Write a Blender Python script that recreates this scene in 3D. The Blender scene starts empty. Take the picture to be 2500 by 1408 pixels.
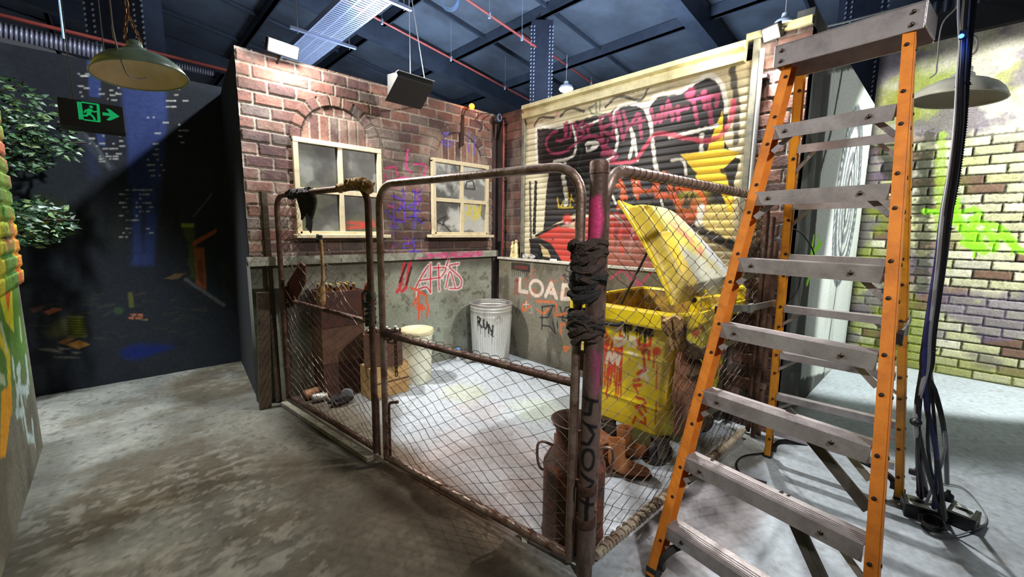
import bpy, bmesh, math, random
import numpy as np
from mathutils import Vector, Matrix
random.seed(7)
rng = np.random.default_rng(11)
S = bpy.context.scene
COL = S.collection

# ------------------------------------------------------------------ camera
FPX, CX, CY = 1017.0, 1250.0, 704.0
CAM = np.array([0.0, 0.0, 1.5])
RX = np.array([0.72546135, -0.68815738, 0.01205229])   # camera right in the room's axes
RD = np.array([-0.08462321, -0.10656146, -0.99069853])  # camera down
RF = np.array([0.68304081, 0.71769359, -0.13554031])    # camera forward
cd = bpy.data.cameras.new('camera'); cam = bpy.data.objects.new('camera', cd); COL.objects.link(cam)
cd.sensor_width = 36.0; cd.sensor_fit = 'HORIZONTAL'; cd.lens = 36.0 * FPX / 2500.0
cd.clip_start = 0.02; cd.clip_end = 100
m4 = Matrix.Identity(4)
for r in range(3):
    m4[r][0] = RX[r]; m4[r][1] = -RD[r]; m4[r][2] = -RF[r]; m4[r][3] = CAM[r]
cam.matrix_world = m4
S.camera = cam

# ------------------------------------------------------------------ world, exposure
w = bpy.data.worlds.new('world'); S.world = w; w.use_nodes = True
w.node_tree.nodes['Background'].inputs[0].default_value = (0.42, 0.45, 0.52, 1)
w.node_tree.nodes['Background'].inputs[1].default_value = 0.16
S.view_settings.view_transform = 'Standard'; S.view_settings.look = 'None'
S.view_settings.gamma = 1.0; S.view_settings.use_curve_mapping = False
S.view_settings.exposure = 0.0
S.cycles.max_bounces = 6

def lamp(name, kind, loc, target, energy, color, size=0.1, angle=60, blend=0.5):
    l = bpy.data.lights.new(name, kind); o = bpy.data.objects.new(name, l); COL.objects.link(o)
    o.location = loc; l.energy = energy; l.color = color
    if target is not None:
        o.rotation_euler = (Vector(target) - Vector(loc)).to_track_quat('-Z', 'Y').to_euler()
    if kind == 'AREA': l.size = size; l.shape = 'DISK'
    else: l.shadow_soft_size = size
    if kind == 'SPOT': l.spot_size = math.radians(angle); l.spot_blend = blend
    return o
# overhead high-bay lamp above the yard, out of the frame
lamp('highbay_glow', 'SPOT', (2.3, 2.7, 4.55), (2.6, 1.9, 0), 210, (0.97, 1.0, 0.98), 0.10, 128, 1.0)
# flood lamp on the back wall, shining over the yard
lamp('flood_glow_back', 'SPOT', (1.13, 3.72, 2.92), (2.4, 1.6, 0.5), 290, (1.0, 0.97, 0.92), 0.05, 128, 0.7)
lamp('flood_spill_back', 'POINT', (1.12, 3.70, 2.93), None, 60, (1.0, 0.93, 0.84), 0.06)
# warm flood lamp on the right wall
lamp('flood_glow_right', 'SPOT', (3.38, 1.06, 2.86), (2.1, 0.4, 0.0), 220, (1.0, 0.97, 0.92), 0.035, 115, 0.6)
lamp('flood_glow_wall', 'SPOT', (3.36, 1.08, 2.86), (2.4, 3.9, 1.8), 280, (1.0, 0.95, 0.88), 0.035, 80, 0.5)
lamp('flood_spill_right', 'POINT', (3.34, 1.0, 2.80), None, 7, (1.0, 0.90, 0.74), 0.06)
# lamp washing the mossy wall, out of the frame on the right
lamp('wall_washer', 'SPOT', (4.9, -2.3, 3.5), (6.5, 0.0, 1.6), 1150, (0.97, 1.0, 0.92), 0.05, 66, 0.2)
lamp('panel_fill', 'SPOT', (4.6, -2.2, 3.3), (4.7, 0.8, 2.2), 120, (0.97, 1.0, 0.97), 0.05, 52, 0.5)  # added fill for the end wall and the pale pendant lamp
# high-bay lamp over the passage on the left
lamp('passage_glow', 'SPOT', (-0.15, 4.3, 4.5), (-0.15, 4.45, 0), 1300, (0.84, 0.92, 1.0), 0.08, 44, 0.8)
lamp('skyline_glow', 'SPOT', (2.3, 2.7, 4.55), (-.35, 5.45, 1.9), 900, (0.86, 0.92, 1.0), 0.08, 52, 0.6)
# added fill light behind the viewer, for the bin and ladder fronts
lamp('front_fill', 'SPOT', (0.2, -1.6, 3.9), (2.2, 1.2, 1.0), 600, (1.0, 0.97, 0.94), 0.15, 42, 0.8)
# added upward spots to brighten the roof, for the hall's other high-bay lamps
lamp('hall_glow', 'SPOT', (4.7, 3.0, 3.0), (4.7, 3.1, 6), 750, (0.66, 0.79, 1.0), 0.4, 165, 0.5)
lamp('hall_glow_far', 'SPOT', (3.4, 6.2, 2.9), (3.4, 6.2, 6), 600, (0.66, 0.79, 1.0), 0.4, 165, 0.5)

# ------------------------------------------------------------------ pixel helpers (real planes only)
def ray(x, y):
    return RX*((x-CX)/FPX) + RD*((y-CY)/FPX) + RF
def onX(x, y, X): d = ray(x, y); return CAM + d*((X-CAM[0])/d[0])
def onY(x, y, Y): d = ray(x, y); return CAM + d*((Y-CAM[1])/d[1])
def onZ(x, y, Z=0.0): d = ray(x, y); return CAM + d*((Z-CAM[2])/d[2])
def at(x, y, depth): return CAM + ray(x, y)*depth

# ------------------------------------------------------------------ colours and materials
def lin(c):
    c = np.asarray(c, float)/255.0
    return np.where(c <= 0.04045, c/12.92, ((c+0.055)/1.055)**2.4)
MATS = {}
def mat(name, rgb, rough=0.6, metal=0.0, var=0.0, rgb2=None, scale=8.0, bump=0.0, bscale=40.0, emit=0.0, thr=(0.4, 0.65), spec=0.5, alpha=1.0):
    """procedural material: a base colour, a noise-mixed second colour (wear, rust, dirt) and a noise bump"""
    if name in MATS: return MATS[name]
    m = bpy.data.materials.new(name); m.use_nodes = True; nt = m.node_tree; b = nt.nodes['Principled BSDF']
    c = lin(rgb)
    b.inputs['Base Color'].default_value = (*c, 1); b.inputs['Roughness'].default_value = rough
    b.inputs['Metallic'].default_value = metal; b.inputs['Specular IOR Level'].default_value = spec
    tc = nt.nodes.new('ShaderNodeTexCoord')
    if rgb2 is not None or var > 0:
        n = nt.nodes.new('ShaderNodeTexNoise'); n.inputs['Scale'].default_value = scale
        n.inputs['Detail'].default_value = 7; n.inputs['Roughness'].default_value = 0.65
        nt.links.new(tc.outputs['Object'], n.inputs['Vector'])
        r = nt.nodes.new('ShaderNodeValToRGB'); nt.links.new(n.outputs['Fac'], r.inputs['Fac'])
        c2 = lin(rgb2) if rgb2 is not None else np.clip(c*(1-var), 0, 1)
        c1 = c if rgb2 is not None else np.clip(c*(1+var), 0, 1)
        r.color_ramp.elements[0].position = thr[0]; r.color_ramp.elements[0].color = (*c1, 1)
        r.color_ramp.elements[1].position = thr[1]; r.color_ramp.elements[1].color = (*c2, 1)
        nt.links.new(r.outputs['Color'], b.inputs['Base Color'])
    if bump > 0:
        n2 = nt.nodes.new('ShaderNodeTexNoise'); n2.inputs['Scale'].default_value = bscale; n2.inputs['Detail'].default_value = 6
        nt.links.new(tc.outputs['Object'], n2.inputs['Vector'])
        bp = nt.nodes.new('ShaderNodeBump'); bp.inputs['Strength'].default_value = bump; bp.inputs['Distance'].default_value = 0.01
        nt.links.new(n2.outputs['Fac'], bp.inputs['Height']); nt.links.new(bp.outputs['Normal'], b.inputs['Normal'])
    if emit > 0:
        b.inputs['Emission Color'].default_value = (*c, 1); b.inputs['Emission Strength'].default_value = emit
    MATS[name] = m
    return m
def vmat(name, rough=0.7, metal=0.0, bump=0.3, bscale=60.0, grain=0.25, spec=0.4):
    """material of a painted surface: its paint is the mesh's colour attribute, with fine procedural grain"""
    if name in MATS: return MATS[name]
    m = bpy.data.materials.new(name); m.use_nodes = True; nt = m.node_tree; b = nt.nodes['Principled BSDF']
    a = nt.nodes.new('ShaderNodeVertexColor'); a.layer_name = 'paint'
    tc = nt.nodes.new('ShaderNodeTexCoord')
    n = nt.nodes.new('ShaderNodeTexNoise'); n.inputs['Scale'].default_value = bscale*1.3; n.inputs['Detail'].default_value = 5
    nt.links.new(tc.outputs['Object'], n.inputs['Vector'])
    mr = nt.nodes.new('ShaderNodeMapRange'); mr.inputs['From Min'].default_value = 0.25; mr.inputs['From Max'].default_value = 0.75
    mr.inputs['To Min'].default_value = 1-grain; mr.inputs['To Max'].default_value = 1+grain
    nt.links.new(n.outputs['Fac'], mr.inputs['Value'])
    mx = nt.nodes.new('ShaderNodeVectorMath'); mx.operation = 'SCALE'
    nt.links.new(a.outputs['Color'], mx.inputs[0]); nt.links.new(mr.outputs['Result'], mx.inputs['Scale'])
    nt.links.new(mx.outputs['Vector'], b.inputs['Base Color'])
    b.inputs['Roughness'].default_value = rough; b.inputs['Metallic'].default_value = metal; b.inputs['Specular IOR Level'].default_value = spec
    bp = nt.nodes.new('ShaderNodeBump'); bp.inputs['Strength'].default_value = bump; bp.inputs['Distance'].default_value = 0.006
    nt.links.new(n.outputs['Fac'], bp.inputs['Height']); nt.links.new(bp.outputs['Normal'], b.inputs['Normal'])
    MATS[name] = m
    return m

# ------------------------------------------------------------------ mesh builder
def nrm(v):
    v = np.asarray(v, float); l = np.linalg.norm(v); return v/l if l > 1e-12 else v
class MB:
    def __init__(s): s.v = []; s.f = []; s.n = 0; s.sm = []
    def add(s, vs, fs, smooth=False):
        vs = [tuple(map(float, p)) for p in vs]; s.v += vs; s.f += [tuple(i+s.n for i in f) for f in fs]; s.sm += [smooth]*len(fs); s.n += len(vs); return s
    def obox(s, c, ax, ay, az):
        """box: centre and three half-axis vectors"""
        c, ax, ay, az = (np.asarray(q, float) for q in (c, ax, ay, az))
        vs = [c+i*ax+j*ay+k*az for i in (-1, 1) for j in (-1, 1) for k in (-1, 1)]
        fs = [(0, 1, 3, 2), (4, 6, 7, 5), (0, 4, 5, 1), (2, 3, 7, 6), (0, 2, 6, 4), (1, 5, 7, 3)]
        if np.dot(np.cross(ax, ay), az) < 0: fs = [f[::-1] for f in fs]
        return s.add(vs, fs)
    def box(s, a, b):
        a = np.minimum(a, b)*1.0 if False else np.asarray(a, float); b = np.asarray(b, float)
        lo = np.minimum(a, b); hi = np.maximum(a, b); c = (lo+hi)/2; h = (hi-lo)/2
        return s.obox(c, (h[0], 0, 0), (0, h[1], 0), (0, 0, h[2]))
    def bar(s, a, b, wdt, hgt, up=(0, 0, 1)):
        """rectangular bar from a to b; wdt across, hgt along up"""
        a = np.asarray(a, float); b = np.asarray(b, float); d = nrm(b-a); x = nrm(np.cross(d, up)); y = np.cross(x, d)
        return s.obox((a+b)/2, (b-a)/2, x*wdt/2, y*hgt/2)
    def tube(s, pts, r, n=8, cap=True, closed=False, flat=None):
        pts = np.array(pts, float); m = len(pts)
        rs = np.full(m, r, float) if np.isscalar(r) else np.array(r, float)
        tn = np.zeros_like(pts)
        for i in range(m):
            if closed: tn[i] = nrm(pts[(i+1) % m]-pts[i-1])
            else: tn[i] = nrm(pts[min(i+1, m-1)]-pts[max(i-1, 0)])
        ref = np.array([0, 0, 1.0]) if abs(tn[0][2]) < 0.9 else np.array([1.0, 0, 0])
        u = nrm(np.cross(tn[0], ref)); vs = []
        for i in range(m):
            u = nrm(u - tn[i]*np.dot(u, tn[i])); vv = np.cross(tn[i], u)
            for k in range(n):
                a = 2*math.pi*k/n; f = flat if flat else 1.0
                vs.append(pts[i]+rs[i]*(math.cos(a)*u+math.sin(a)*vv*f))
        fs = []
        for i in range(m if closed else m-1):
            j = (i+1) % m
            for k in range(n):
                fs.append((i*n+k, i*n+(k+1) % n, j*n+(k+1) % n, j*n+k))
        if cap and not closed: fs += [tuple(range(n))[::-1], tuple((m-1)*n+k for k in range(n))]
        return s.add(vs, fs, True)
    def lathe(s, prof, c=(0, 0, 0), n=32, axis=(0, 0, 1), ripple=None, caps=True):
        """prof: (radius, height) pairs round an axis through c"""
        c = np.asarray(c, float); az = nrm(axis); ref = np.array([1.0, 0, 0]) if abs(az[0]) < 0.9 else np.array([0, 1.0, 0])
        ax = nrm(np.cross(np.cross(az, ref), az)); ay = np.cross(az, ax); vs = []
        for (r, h) in prof:
            for k in range(n):
                a = 2*math.pi*k/n; rr = r*(1+(ripple(a, h) if ripple else 0))
                vs.append(c+az*h+rr*(math.cos(a)*ax+math.sin(a)*ay))
        fs = [(i*n+k, i*n+(k+1) % n, (i+1)*n+(k+1) % n, (i+1)*n+k) for i in range(len(prof)-1) for k in range(n)]
        if caps and prof[0][0] > 1e-5: fs.append(tuple(range(n))[::-1])
        if caps and prof[-1][0] > 1e-5: fs.append(tuple((len(prof)-1)*n+k for k in range(n)))
        return s.add(vs, fs, True)
    def ball(s, c, r, n=12, sc=(1, 1, 1), jit=0.0, seed=0):
        rr = random.Random(seed); vs = []; c = np.asarray(c, float); m = n//2+1
        for i in range(m+1):
            t = math.pi*i/m
            for k in range(n):
                p = 2*math.pi*k/n; j = 1+jit*(rr.random()-.5)*2
                vs.append(c+r*j*np.array([math.sin(t)*math.cos(p)*sc[0], math.sin(t)*math.sin(p)*sc[1], math.cos(t)*sc[2]]))
        fs = [(i*n+k, (i+1)*n+k, (i+1)*n+(k+1) % n, i*n+(k+1) % n) for i in range(m) for k in range(n)]
        return s.add(vs, fs, True)
    def grid(s, fn, nu, nv, smooth=True, flip=False):
        vs = [fn(i/(nu-1), j/(nv-1)) for j in range(nv) for i in range(nu)]
        fs = [(j*nu+i, j*nu+i+1, (j+1)*nu+i+1, (j+1)*nu+i) for j in range(nv-1) for i in range(nu-1)]
        if flip: fs = [f[::-1] for f in fs]
        return s.add(vs, fs, smooth)
    def prism(s, poly, off):
        """poly: 3D points of a planar outline, extruded by off"""
        n = len(poly); p = [np.asarray(q, float) for q in poly]; off = np.asarray(off, float)
        vs = p+[q+off for q in p]
        return s.add(vs, [tuple(range(n))[::-1], tuple(range(n, 2*n))]+[(i, (i+1) % n, n+(i+1) % n, n+i) for i in range(n)])
    def build(s, name, m, parent=None, bevel=0.0, label=None, loc=None, solid=0.0, subd=0):
        me = bpy.data.meshes.new(name); org = np.zeros(3)
        V = np.array(s.v)
        if parent is not None and 'org' in parent: org = np.array(parent['org'])
        elif loc is not None: org = np.array(loc, float)
        elif parent is None and len(V): org = np.array([(V[:, 0].min()+V[:, 0].max())/2, (V[:, 1].min()+V[:, 1].max())/2, V[:, 2].min()])
        me.from_pydata([tuple(p) for p in (V-org)], [], s.f)
        for p, sm in zip(me.polygons, s.sm): p.use_smooth = sm
        if isinstance(m, (list, tuple)):
            for q in m: me.materials.append(q)
        else: me.materials.append(m)
        o = bpy.data.objects.new(name, me); COL.objects.link(o)
        if parent is not None:
            o.parent = parent
        else: o.location = org
        if any(s.sm):
            try: me.set_sharp_from_angle(angle=math.radians(50))
            except Exception: pass
        if solid:
            md = o.modifiers.new('solid', 'SOLIDIFY'); md.thickness = solid; md.offset = 0
        if bevel:
            md = o.modifiers.new('bevel', 'BEVEL'); md.width = bevel; md.segments = 2; md.limit_method = 'ANGLE'; md.harden_normals = False
        if subd:
            md = o.modifiers.new('sub', 'SUBSURF'); md.levels = subd; md.render_levels = subd
        if label: o['label'] = label
        return o
ORG = {}
def thing(name, label, cat, loc=(0, 0, 0), group=None):
    o = bpy.data.objects.new(name, None); COL.objects.link(o); o.location = tuple(map(float, loc)); o.empty_display_size = 0.1
    o['label'] = label; o['category'] = cat
    if group: o['group'] = group
    o['org'] = [float(q) for q in loc]
    return o
def tag(o, label, cat, group=None, kind=None):
    o['label'] = label; o['category'] = cat
    if group: o['group'] = group
    if kind: o['kind'] = kind
    return o
def struct(o): o['kind'] = 'structure'; return o
def sub(mb, name, m, part, **k):
    """a sub-part: child of a part mesh (which sits at its thing's origin)"""
    root = part.parent if part.parent is not None else part
    o = mb.build(name, m, root, **k); o.parent = part; return o
def copy_thing(o, loc, label, rz=0.0):
    c = o.copy(); COL.objects.link(c); c.location = loc; c.rotation_euler = (0, 0, rz); c['label'] = label
    for ch in list(o.children):
        d = ch.copy(); COL.objects.link(d); d.parent = c
    return c

# ------------------------------------------------------------------ noise and painting
def vnoise(x, y, seed=0):
    xi = np.floor(x).astype(int); yi = np.floor(y).astype(int); xf = x-xi; yf = y-yi
    xf = xf*xf*(3-2*xf); yf = yf*yf*(3-2*yf)
    def h(a, b):
        k = (a*374761393 + b*668265263 + seed*974711) & 0xffffffff
        k = ((k ^ (k >> 13))*1274126177) & 0xffffffff
        return ((k ^ (k >> 16)) & 0xffff)/65535.0
    a = h(xi, yi); b = h(xi+1, yi); c = h(xi, yi+1); d = h(xi+1, yi+1)
    return (a*(1-xf)+b*xf)*(1-yf)+(c*(1-xf)+d*xf)*yf
def fbm(x, y, seed=0, oc=5):
    t = 0; amp = 0.5; n = 0
    for k in range(oc): t = t+amp*vnoise(x, y, seed+k*17); n += amp; amp *= .5; x = x*2.03; y = y*2.03
    return t/n
def sstep(a, b, x): t = np.clip((x-a)/(b-a), 0, 1); return t*t*(3-2*t)
def hsh(a, seed=0):
    k = (a.astype(np.int64)*2654435761 + seed*97531) & 0xffffffff
    k = ((k ^ (k >> 15))*2246822519) & 0xffffffff
    return ((k ^ (k >> 13)) & 0xffff)/65535.0
class Canvas:
    """a painted rectangular surface: origin O, unit axes U and V, size w x h, outward normal N; paint and relief per vertex"""
    def __init__(s, O, U, V, w, h, res, base):
        s.O = np.array(O, float); s.U = np.array(U, float); s.V = np.array(V, float); s.N = np.cross(s.U, s.V)
        s.w, s.h = w, h; s.nu = int(w/res)+1; s.nv = int(h/res)+1; s.res = res
        s.u, s.v = np.meshgrid(np.linspace(0, w, s.nu), np.linspace(0, h, s.nv))
        s.c = np.tile(lin(base), (s.nv, s.nu, 1)); s.d = np.zeros((s.nv, s.nu))
    def px(s, x, y):
        d = ray(x, y); t = np.dot(s.O-CAM, s.N)/np.dot(d, s.N); p = CAM+d*t-s.O
        return float(p@s.U), float(p@s.V)
    def pts(s, P, z=None):
        """z=(ox, oy, scale): points read in a magnified crop"""
        if z: P = [(z[0]+x/z[2], z[1]+y/z[2]) for x, y in P]
        return [s.px(*p) for p in P]
    def mix(s, m, col, sl=(slice(None), slice(None))):
        m = np.clip(m, 0, 1)[..., None]; s.c[sl] = s.c[sl]*(1-m)+lin(col)*m
    def stroke(s, P, wd, col, a=1.0, z=None, soft=0.3, rough=0.25, uv=False, seed=1, drip=0):
        Q = P if uv else s.pts(P, z); wd = wd/2
        Q = np.array(Q, float)
        if drip:
            rr = random.Random(seed)
            for _ in range(drip):
                i = rr.randrange(len(Q)-1); t = rr.random(); p = Q[i]*(1-t)+Q[i+1]*t
                s.stroke([tuple(p), (p[0], p[1]-rr.uniform(.03, .12))], wd*.5, col, a, uv=True, soft=soft)
        lo = Q.min(0)-wd*2; hi = Q.max(0)+wd*2
        i0, i1 = int(max(0, lo[0]/s.res)), int(min(s.nu, hi[0]/s.res+2)); j0, j1 = int(max(0, lo[1]/s.res)), int(min(s.nv, hi[1]/s.res+2))
        if i0 >= i1 or j0 >= j1: return
        sl = (slice(j0, j1), slice(i0, i1)); u = s.u[sl]; v = s.v[sl]; D = np.full(u.shape, 9.0)
        for p, q in zip(Q[:-1], Q[1:]):
            e = q-p; L = max(e@e, 1e-9); t = np.clip(((u-p[0])*e[0]+(v-p[1])*e[1])/L, 0, 1)
            D = np.minimum(D, np.hypot(u-p[0]-t*e[0], v-p[1]-t*e[1]))
        ww = wd*(1+rough*(vnoise(u*40, v*40, seed)-.5)*2)
        s.mix(a*(1-sstep(ww*(1-soft), ww*(1+soft)+s.res*.6, D)), col, sl)
    def fill(s, P, col, a=1.0, z=None, uv=False, wob=0.0, seed=3, soft=None):
        Q = np.array(P if uv else s.pts(P, z), float)
        lo = Q.min(0)-.05; hi = Q.max(0)+.05
        i0, i1 = int(max(0, lo[0]/s.res)), int(min(s.nu, hi[0]/s.res+2)); j0, j1 = int(max(0, lo[1]/s.res)), int(min(s.nv, hi[1]/s.res+2))
        if i0 >= i1 or j0 >= j1: return
        sl = (slice(j0, j1), slice(i0, i1)); u = s.u[sl]; v = s.v[sl]
        if wob: u = u+wob*(fbm(u*14, v*14, seed)-.5)*2; v = v+wob*(fbm(u*14+9, v*14+5, seed+5)-.5)*2
        ins = np.zeros(u.shape, bool); D = np.full(u.shape, 9.0)
        for p, q in zip(Q, np.roll(Q, -1, 0)):
            c = ((p[1] > v) != (q[1] > v)) & (u < (q[0]-p[0])*(v-p[1])/(q[1]-p[1]+1e-12)+p[0]); ins ^= c
            e = q-p; L = max(e@e, 1e-9); t = np.clip(((u-p[0])*e[0]+(v-p[1])*e[1])/L, 0, 1)
            D = np.minimum(D, np.hypot(u-p[0]-t*e[0], v-p[1]-t*e[1]))
        sd = np.where(ins, D, -D); sf = soft or s.res*.8
        s.mix(a*sstep(-sf, sf, sd), col, sl)
    def blot(s, x, y, r, col, a=1.0, z=None, uv=False, sq=1.0, seed=5, edge=.5):
        u0, v0 = (x, y) if uv else s.pts([(x, y)], z)[0]
        d = np.hypot(s.u-u0, (s.v-v0)*sq)/r + (fbm(s.u*7, s.v*7, seed)-.5)*.9
        s.mix(a*(1-sstep(1-edge, 1, d)), col)
    def mottle(s, col, sc=3.0, lo=.45, hi=.65, a=.6, seed=0, st=(1, 1), oc=6):
        s.mix(a*sstep(lo, hi, fbm(s.u*sc*st[0], s.v*sc*st[1], seed, oc)), col)
    def bricks(s, bw, bh, mort, cols, mcol, u0=0, v0=0, mask=None, relief=.008, seed=0, U=None, V=None, wear=.35):
        u = (s.u if U is None else U)-u0; v = (s.v if V is None else V)-v0
        v = v+(vnoise(u*3, v*3, seed+9)-.5)*.008
        row = np.floor(v/bh).astype(int); off = np.where(row % 2 == 0, 0, .5)+(hsh(row, seed+1)-.5)*.12
        cu = u/bw+off; coln = np.floor(cu).astype(int); fu = (cu-coln)*bw; fv = v-row*bh
        e = np.minimum(np.minimum(fu, bw-fu), np.minimum(fv, bh-fv))+(vnoise(s.u*60, s.v*60, seed)-.5)*.006
        ins = sstep(mort*.4, mort*.95, e)
        idn = row*131+coln*7+50000; hv = hsh(idn, seed)
        C = np.array([lin(c) for c in cols]); k = np.minimum((hv*len(cols)).astype(int), len(cols)-1)
        bc = C[k]*(0.78+.44*hsh(idn, seed+3))[..., None]
        bc = bc*(0.72+.56*fbm(s.u*22, s.v*22, seed+4))[..., None]
        mc = lin(mcol)*(0.45+wear*2*fbm(s.u*5, s.v*5, seed+6))[..., None]
        col = bc*ins[..., None]+mc*(1-ins[..., None])
        dep = relief*(ins*(.65+.5*hsh(idn, seed+8))+.25*(fbm(s.u*30, s.v*30, seed+2)-.5))
        if mask is None: s.c = col; s.d = dep
        else:
            m = mask[..., None]; s.c = s.c*(1-m)+col*m; s.d = s.d*(1-mask)+dep*mask
    def build(s, name, material, parent=None, thick=0.0, cut=None):
        P = s.O+s.u[..., None]*s.U+s.v[..., None]*s.V+s.d[..., None]*s.N
        P = P.reshape(-1, 3); nu, nv = s.nu, s.nv
        idx = np.arange(nu*nv).reshape(nv, nu)
        q = np.stack([idx[:-1, :-1], idx[:-1, 1:], idx[1:, 1:], idx[1:, :-1]], -1).reshape(-1, 4)
        if cut is not None:
            keep = ~cut(s.u[:-1, :-1]+s.res/2, s.v[:-1, :-1]+s.res/2).reshape(-1); q = q[keep]
        C = np.concatenate([s.c.reshape(-1, 3), np.ones((nu*nv, 1))], 1)
        if thick:
            # back face and rims give the wall its real thickness
            b = np.array([s.O, s.O+s.U*s.w, s.O+s.U*s.w+s.V*s.h, s.O+s.V*s.h]); n0 = len(P)
            P = np.concatenate([P, b-s.N*thick, b]); C = np.concatenate([C, np.tile(C[:nu*nv].mean(0)*np.array([.5, .5, .5, 1]), (8, 1))])
            r = [[n0+3, n0+2, n0+1, n0]]+[[n0+i, n0+(i+1) % 4, n0+4+(i+1) % 4, n0+4+i] for i in range(4)]
            q = np.concatenate([q, np.array(r)])
        me = bpy.data.meshes.new(name); me.vertices.add(len(P)); me.vertices.foreach_set('co', P.astype(np.float32).ravel())
        me.loops.add(len(q)*4); me.loops.foreach_set('vertex_index', q.astype(np.int32).ravel())
        me.polygons.add(len(q)); me.polygons.foreach_set('loop_start', (np.arange(len(q))*4).astype(np.int32))
        me.update(calc_edges=True)
        at_ = me.color_attributes.new('paint', 'FLOAT_COLOR', 'POINT'); at_.data.foreach_set('color', C.astype(np.float32).ravel())
        me.materials.append(material); me.validate()
        o = bpy.data.objects.new(name, me); COL.objects.link(o)
        if parent is not None: o.parent = parent
        else: struct(o)
        return o
def spline(P, n=8):
    """Catmull-Rom through the points"""
    P = np.array(P, float); out = []
    for i in range(len(P)-1):
        a, b, c, d = P[max(i-1, 0)], P[i], P[i+1], P[min(i+2, len(P)-1)]
        for k in range(n):
            t = k/n; out.append(.5*((2*b)+(c-a)*t+(2*a-5*b+4*c-d)*t*t+(3*b-a-3*c+d)*t**3))
    out.append(P[-1]); return np.array(out)
WH = 2.886
X_, Y_, Z_ = np.array([1.0, 0, 0]), np.array([0, 1.0, 0]), np.array([0, 0, 1.0])
vm_brick = vmat('painted_brick', .75, 0, .5, 45, .25)
vm_conc = vmat('painted_concrete', .8, 0, .35, 30, .22)
vm_floor = vmat('concrete_floor', .78, 0, .25, 22, .2, spec=.3)
vm_metal = vmat('painted_metal', .5, 0, .1, 70, .12)
vm_mural = vmat('painted_mural', .85, 0, .1, 30, .2, spec=.25)
black_wall = mat('black_wall_paint', (22, 23, 27), .85, var=.3, scale=3)

# ---------------- floor
fx0, fx1, fy0, fy1 = -3.0, 9.0, -3.2, 6.4
F = Canvas((fx0, fy0, 0), X_, Y_, fx1-fx0, fy1-fy0, .014, (134, 135, 131))
U = F.u+fx0; V = F.v+fy0
n1 = fbm(U*1.3, V*1.3, 1); n2 = fbm(U*5+3*n1, V*5, 2); n3 = fbm(U*14, V*20, 3)
# front left: worn grey-brown concrete; yard and right side: pale painted concrete
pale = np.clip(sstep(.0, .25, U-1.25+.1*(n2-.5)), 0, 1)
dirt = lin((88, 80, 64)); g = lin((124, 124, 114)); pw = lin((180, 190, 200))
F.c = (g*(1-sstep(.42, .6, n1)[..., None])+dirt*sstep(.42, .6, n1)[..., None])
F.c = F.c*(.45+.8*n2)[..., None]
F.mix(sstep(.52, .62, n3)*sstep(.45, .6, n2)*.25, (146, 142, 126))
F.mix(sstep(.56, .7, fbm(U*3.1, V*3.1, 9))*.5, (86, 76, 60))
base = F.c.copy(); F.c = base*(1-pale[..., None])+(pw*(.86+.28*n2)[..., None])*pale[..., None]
# reddish tone in front of the gate and the fence
F.mix(sstep(.1, -.35, np.hypot((U-1.55)/.9, (V-1.9)/1.1)-.75+.4*(n1-.5))*.55*(n2+.3), (150, 118, 100))
F.mix(sstep(.15, -.2, np.hypot((U-2.2)/.75, (V-.78)/.28)-.85+.35*(n1-.5))*.6, (122, 104, 100))
F.mix(sstep(.1, -.1, np.hypot((U-2.9)/.55, (V-.92)/.22)-.8+.6*(n2-.5))*.75, (112, 108, 96))
F.mix(sstep(.12, -.1, np.hypot((U-1.3)/.5, (V-3.4)/.8)-.8+.5*(n1-.5))*.7, (84, 76, 62))
F.mix(sstep(.05, -.05, np.abs(U-1.1+.02*n1)-.09)*sstep(.8, 1.2, V)*sstep(4.1, 3.9, V)*.55*(.4+n2), (66, 56, 44))
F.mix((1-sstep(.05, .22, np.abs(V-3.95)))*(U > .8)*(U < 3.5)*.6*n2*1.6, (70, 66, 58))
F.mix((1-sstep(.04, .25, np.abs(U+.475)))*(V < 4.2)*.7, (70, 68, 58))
F.mix(sstep(-.02, .25, U+.06*(n2-.5))*sstep(1.35, 1.0, U)*sstep(.2, .9, V)*sstep(4.6, 3.9, V)*(.42+.35*n1), (60, 52, 40))  # brown dirt, darkened further to paint in the shade left of the gate
# scraped, flaky patches front left
fl_ = (fbm(U*15+2*n2, V*24+4*n1, 31) > .56)*sstep(.55, .3, np.abs(U-.05)-.1)*sstep(.9, 1.4, V)*sstep(3.6, 3.0, V)
F.mix(fl_*.32, (150, 148, 136)); F.mix(sstep(.66, .7, fbm(U*26, V*26, 41))*.5*(1-pale), (52, 46, 36))
F.mix(sstep(.68, .72, fbm(U*22, V*22, 43))*.3*pale, (120, 104, 84))
for k in range(60):
    a = rng.uniform(1.4, 5.0), rng.uniform(-1.2, 3.6)
    F.stroke([(a[0]-fx0, a[1]-fy0), (a[0]-fx0+rng.uniform(-.3, .3), a[1]-fy0+rng.uniform(-.3, .3))], .012, (120, 122, 118), .35, uv=True)
# a saw-cut joint, and drips of yellow and pink paint on the yard floor
F.stroke([(2.45-fx0, .2-fy0), (3.4-fx0, .9-fy0)], .012, (120, 120, 116), .5, uv=True)
for (a, b, c) in ((2.3, 3.0, (200, 205, 140)), (2.5, 2.3, (190, 210, 170)), (2.1, 2.6, (205, 190, 190))): F.blot(a-fx0, b-fy0, .28, c, .3, uv=True)
F.d = .004*(n2-.5)
F.d -= F.d.max()
floor_o = F.build('floor', vm_floor, thick=.15)

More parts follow.
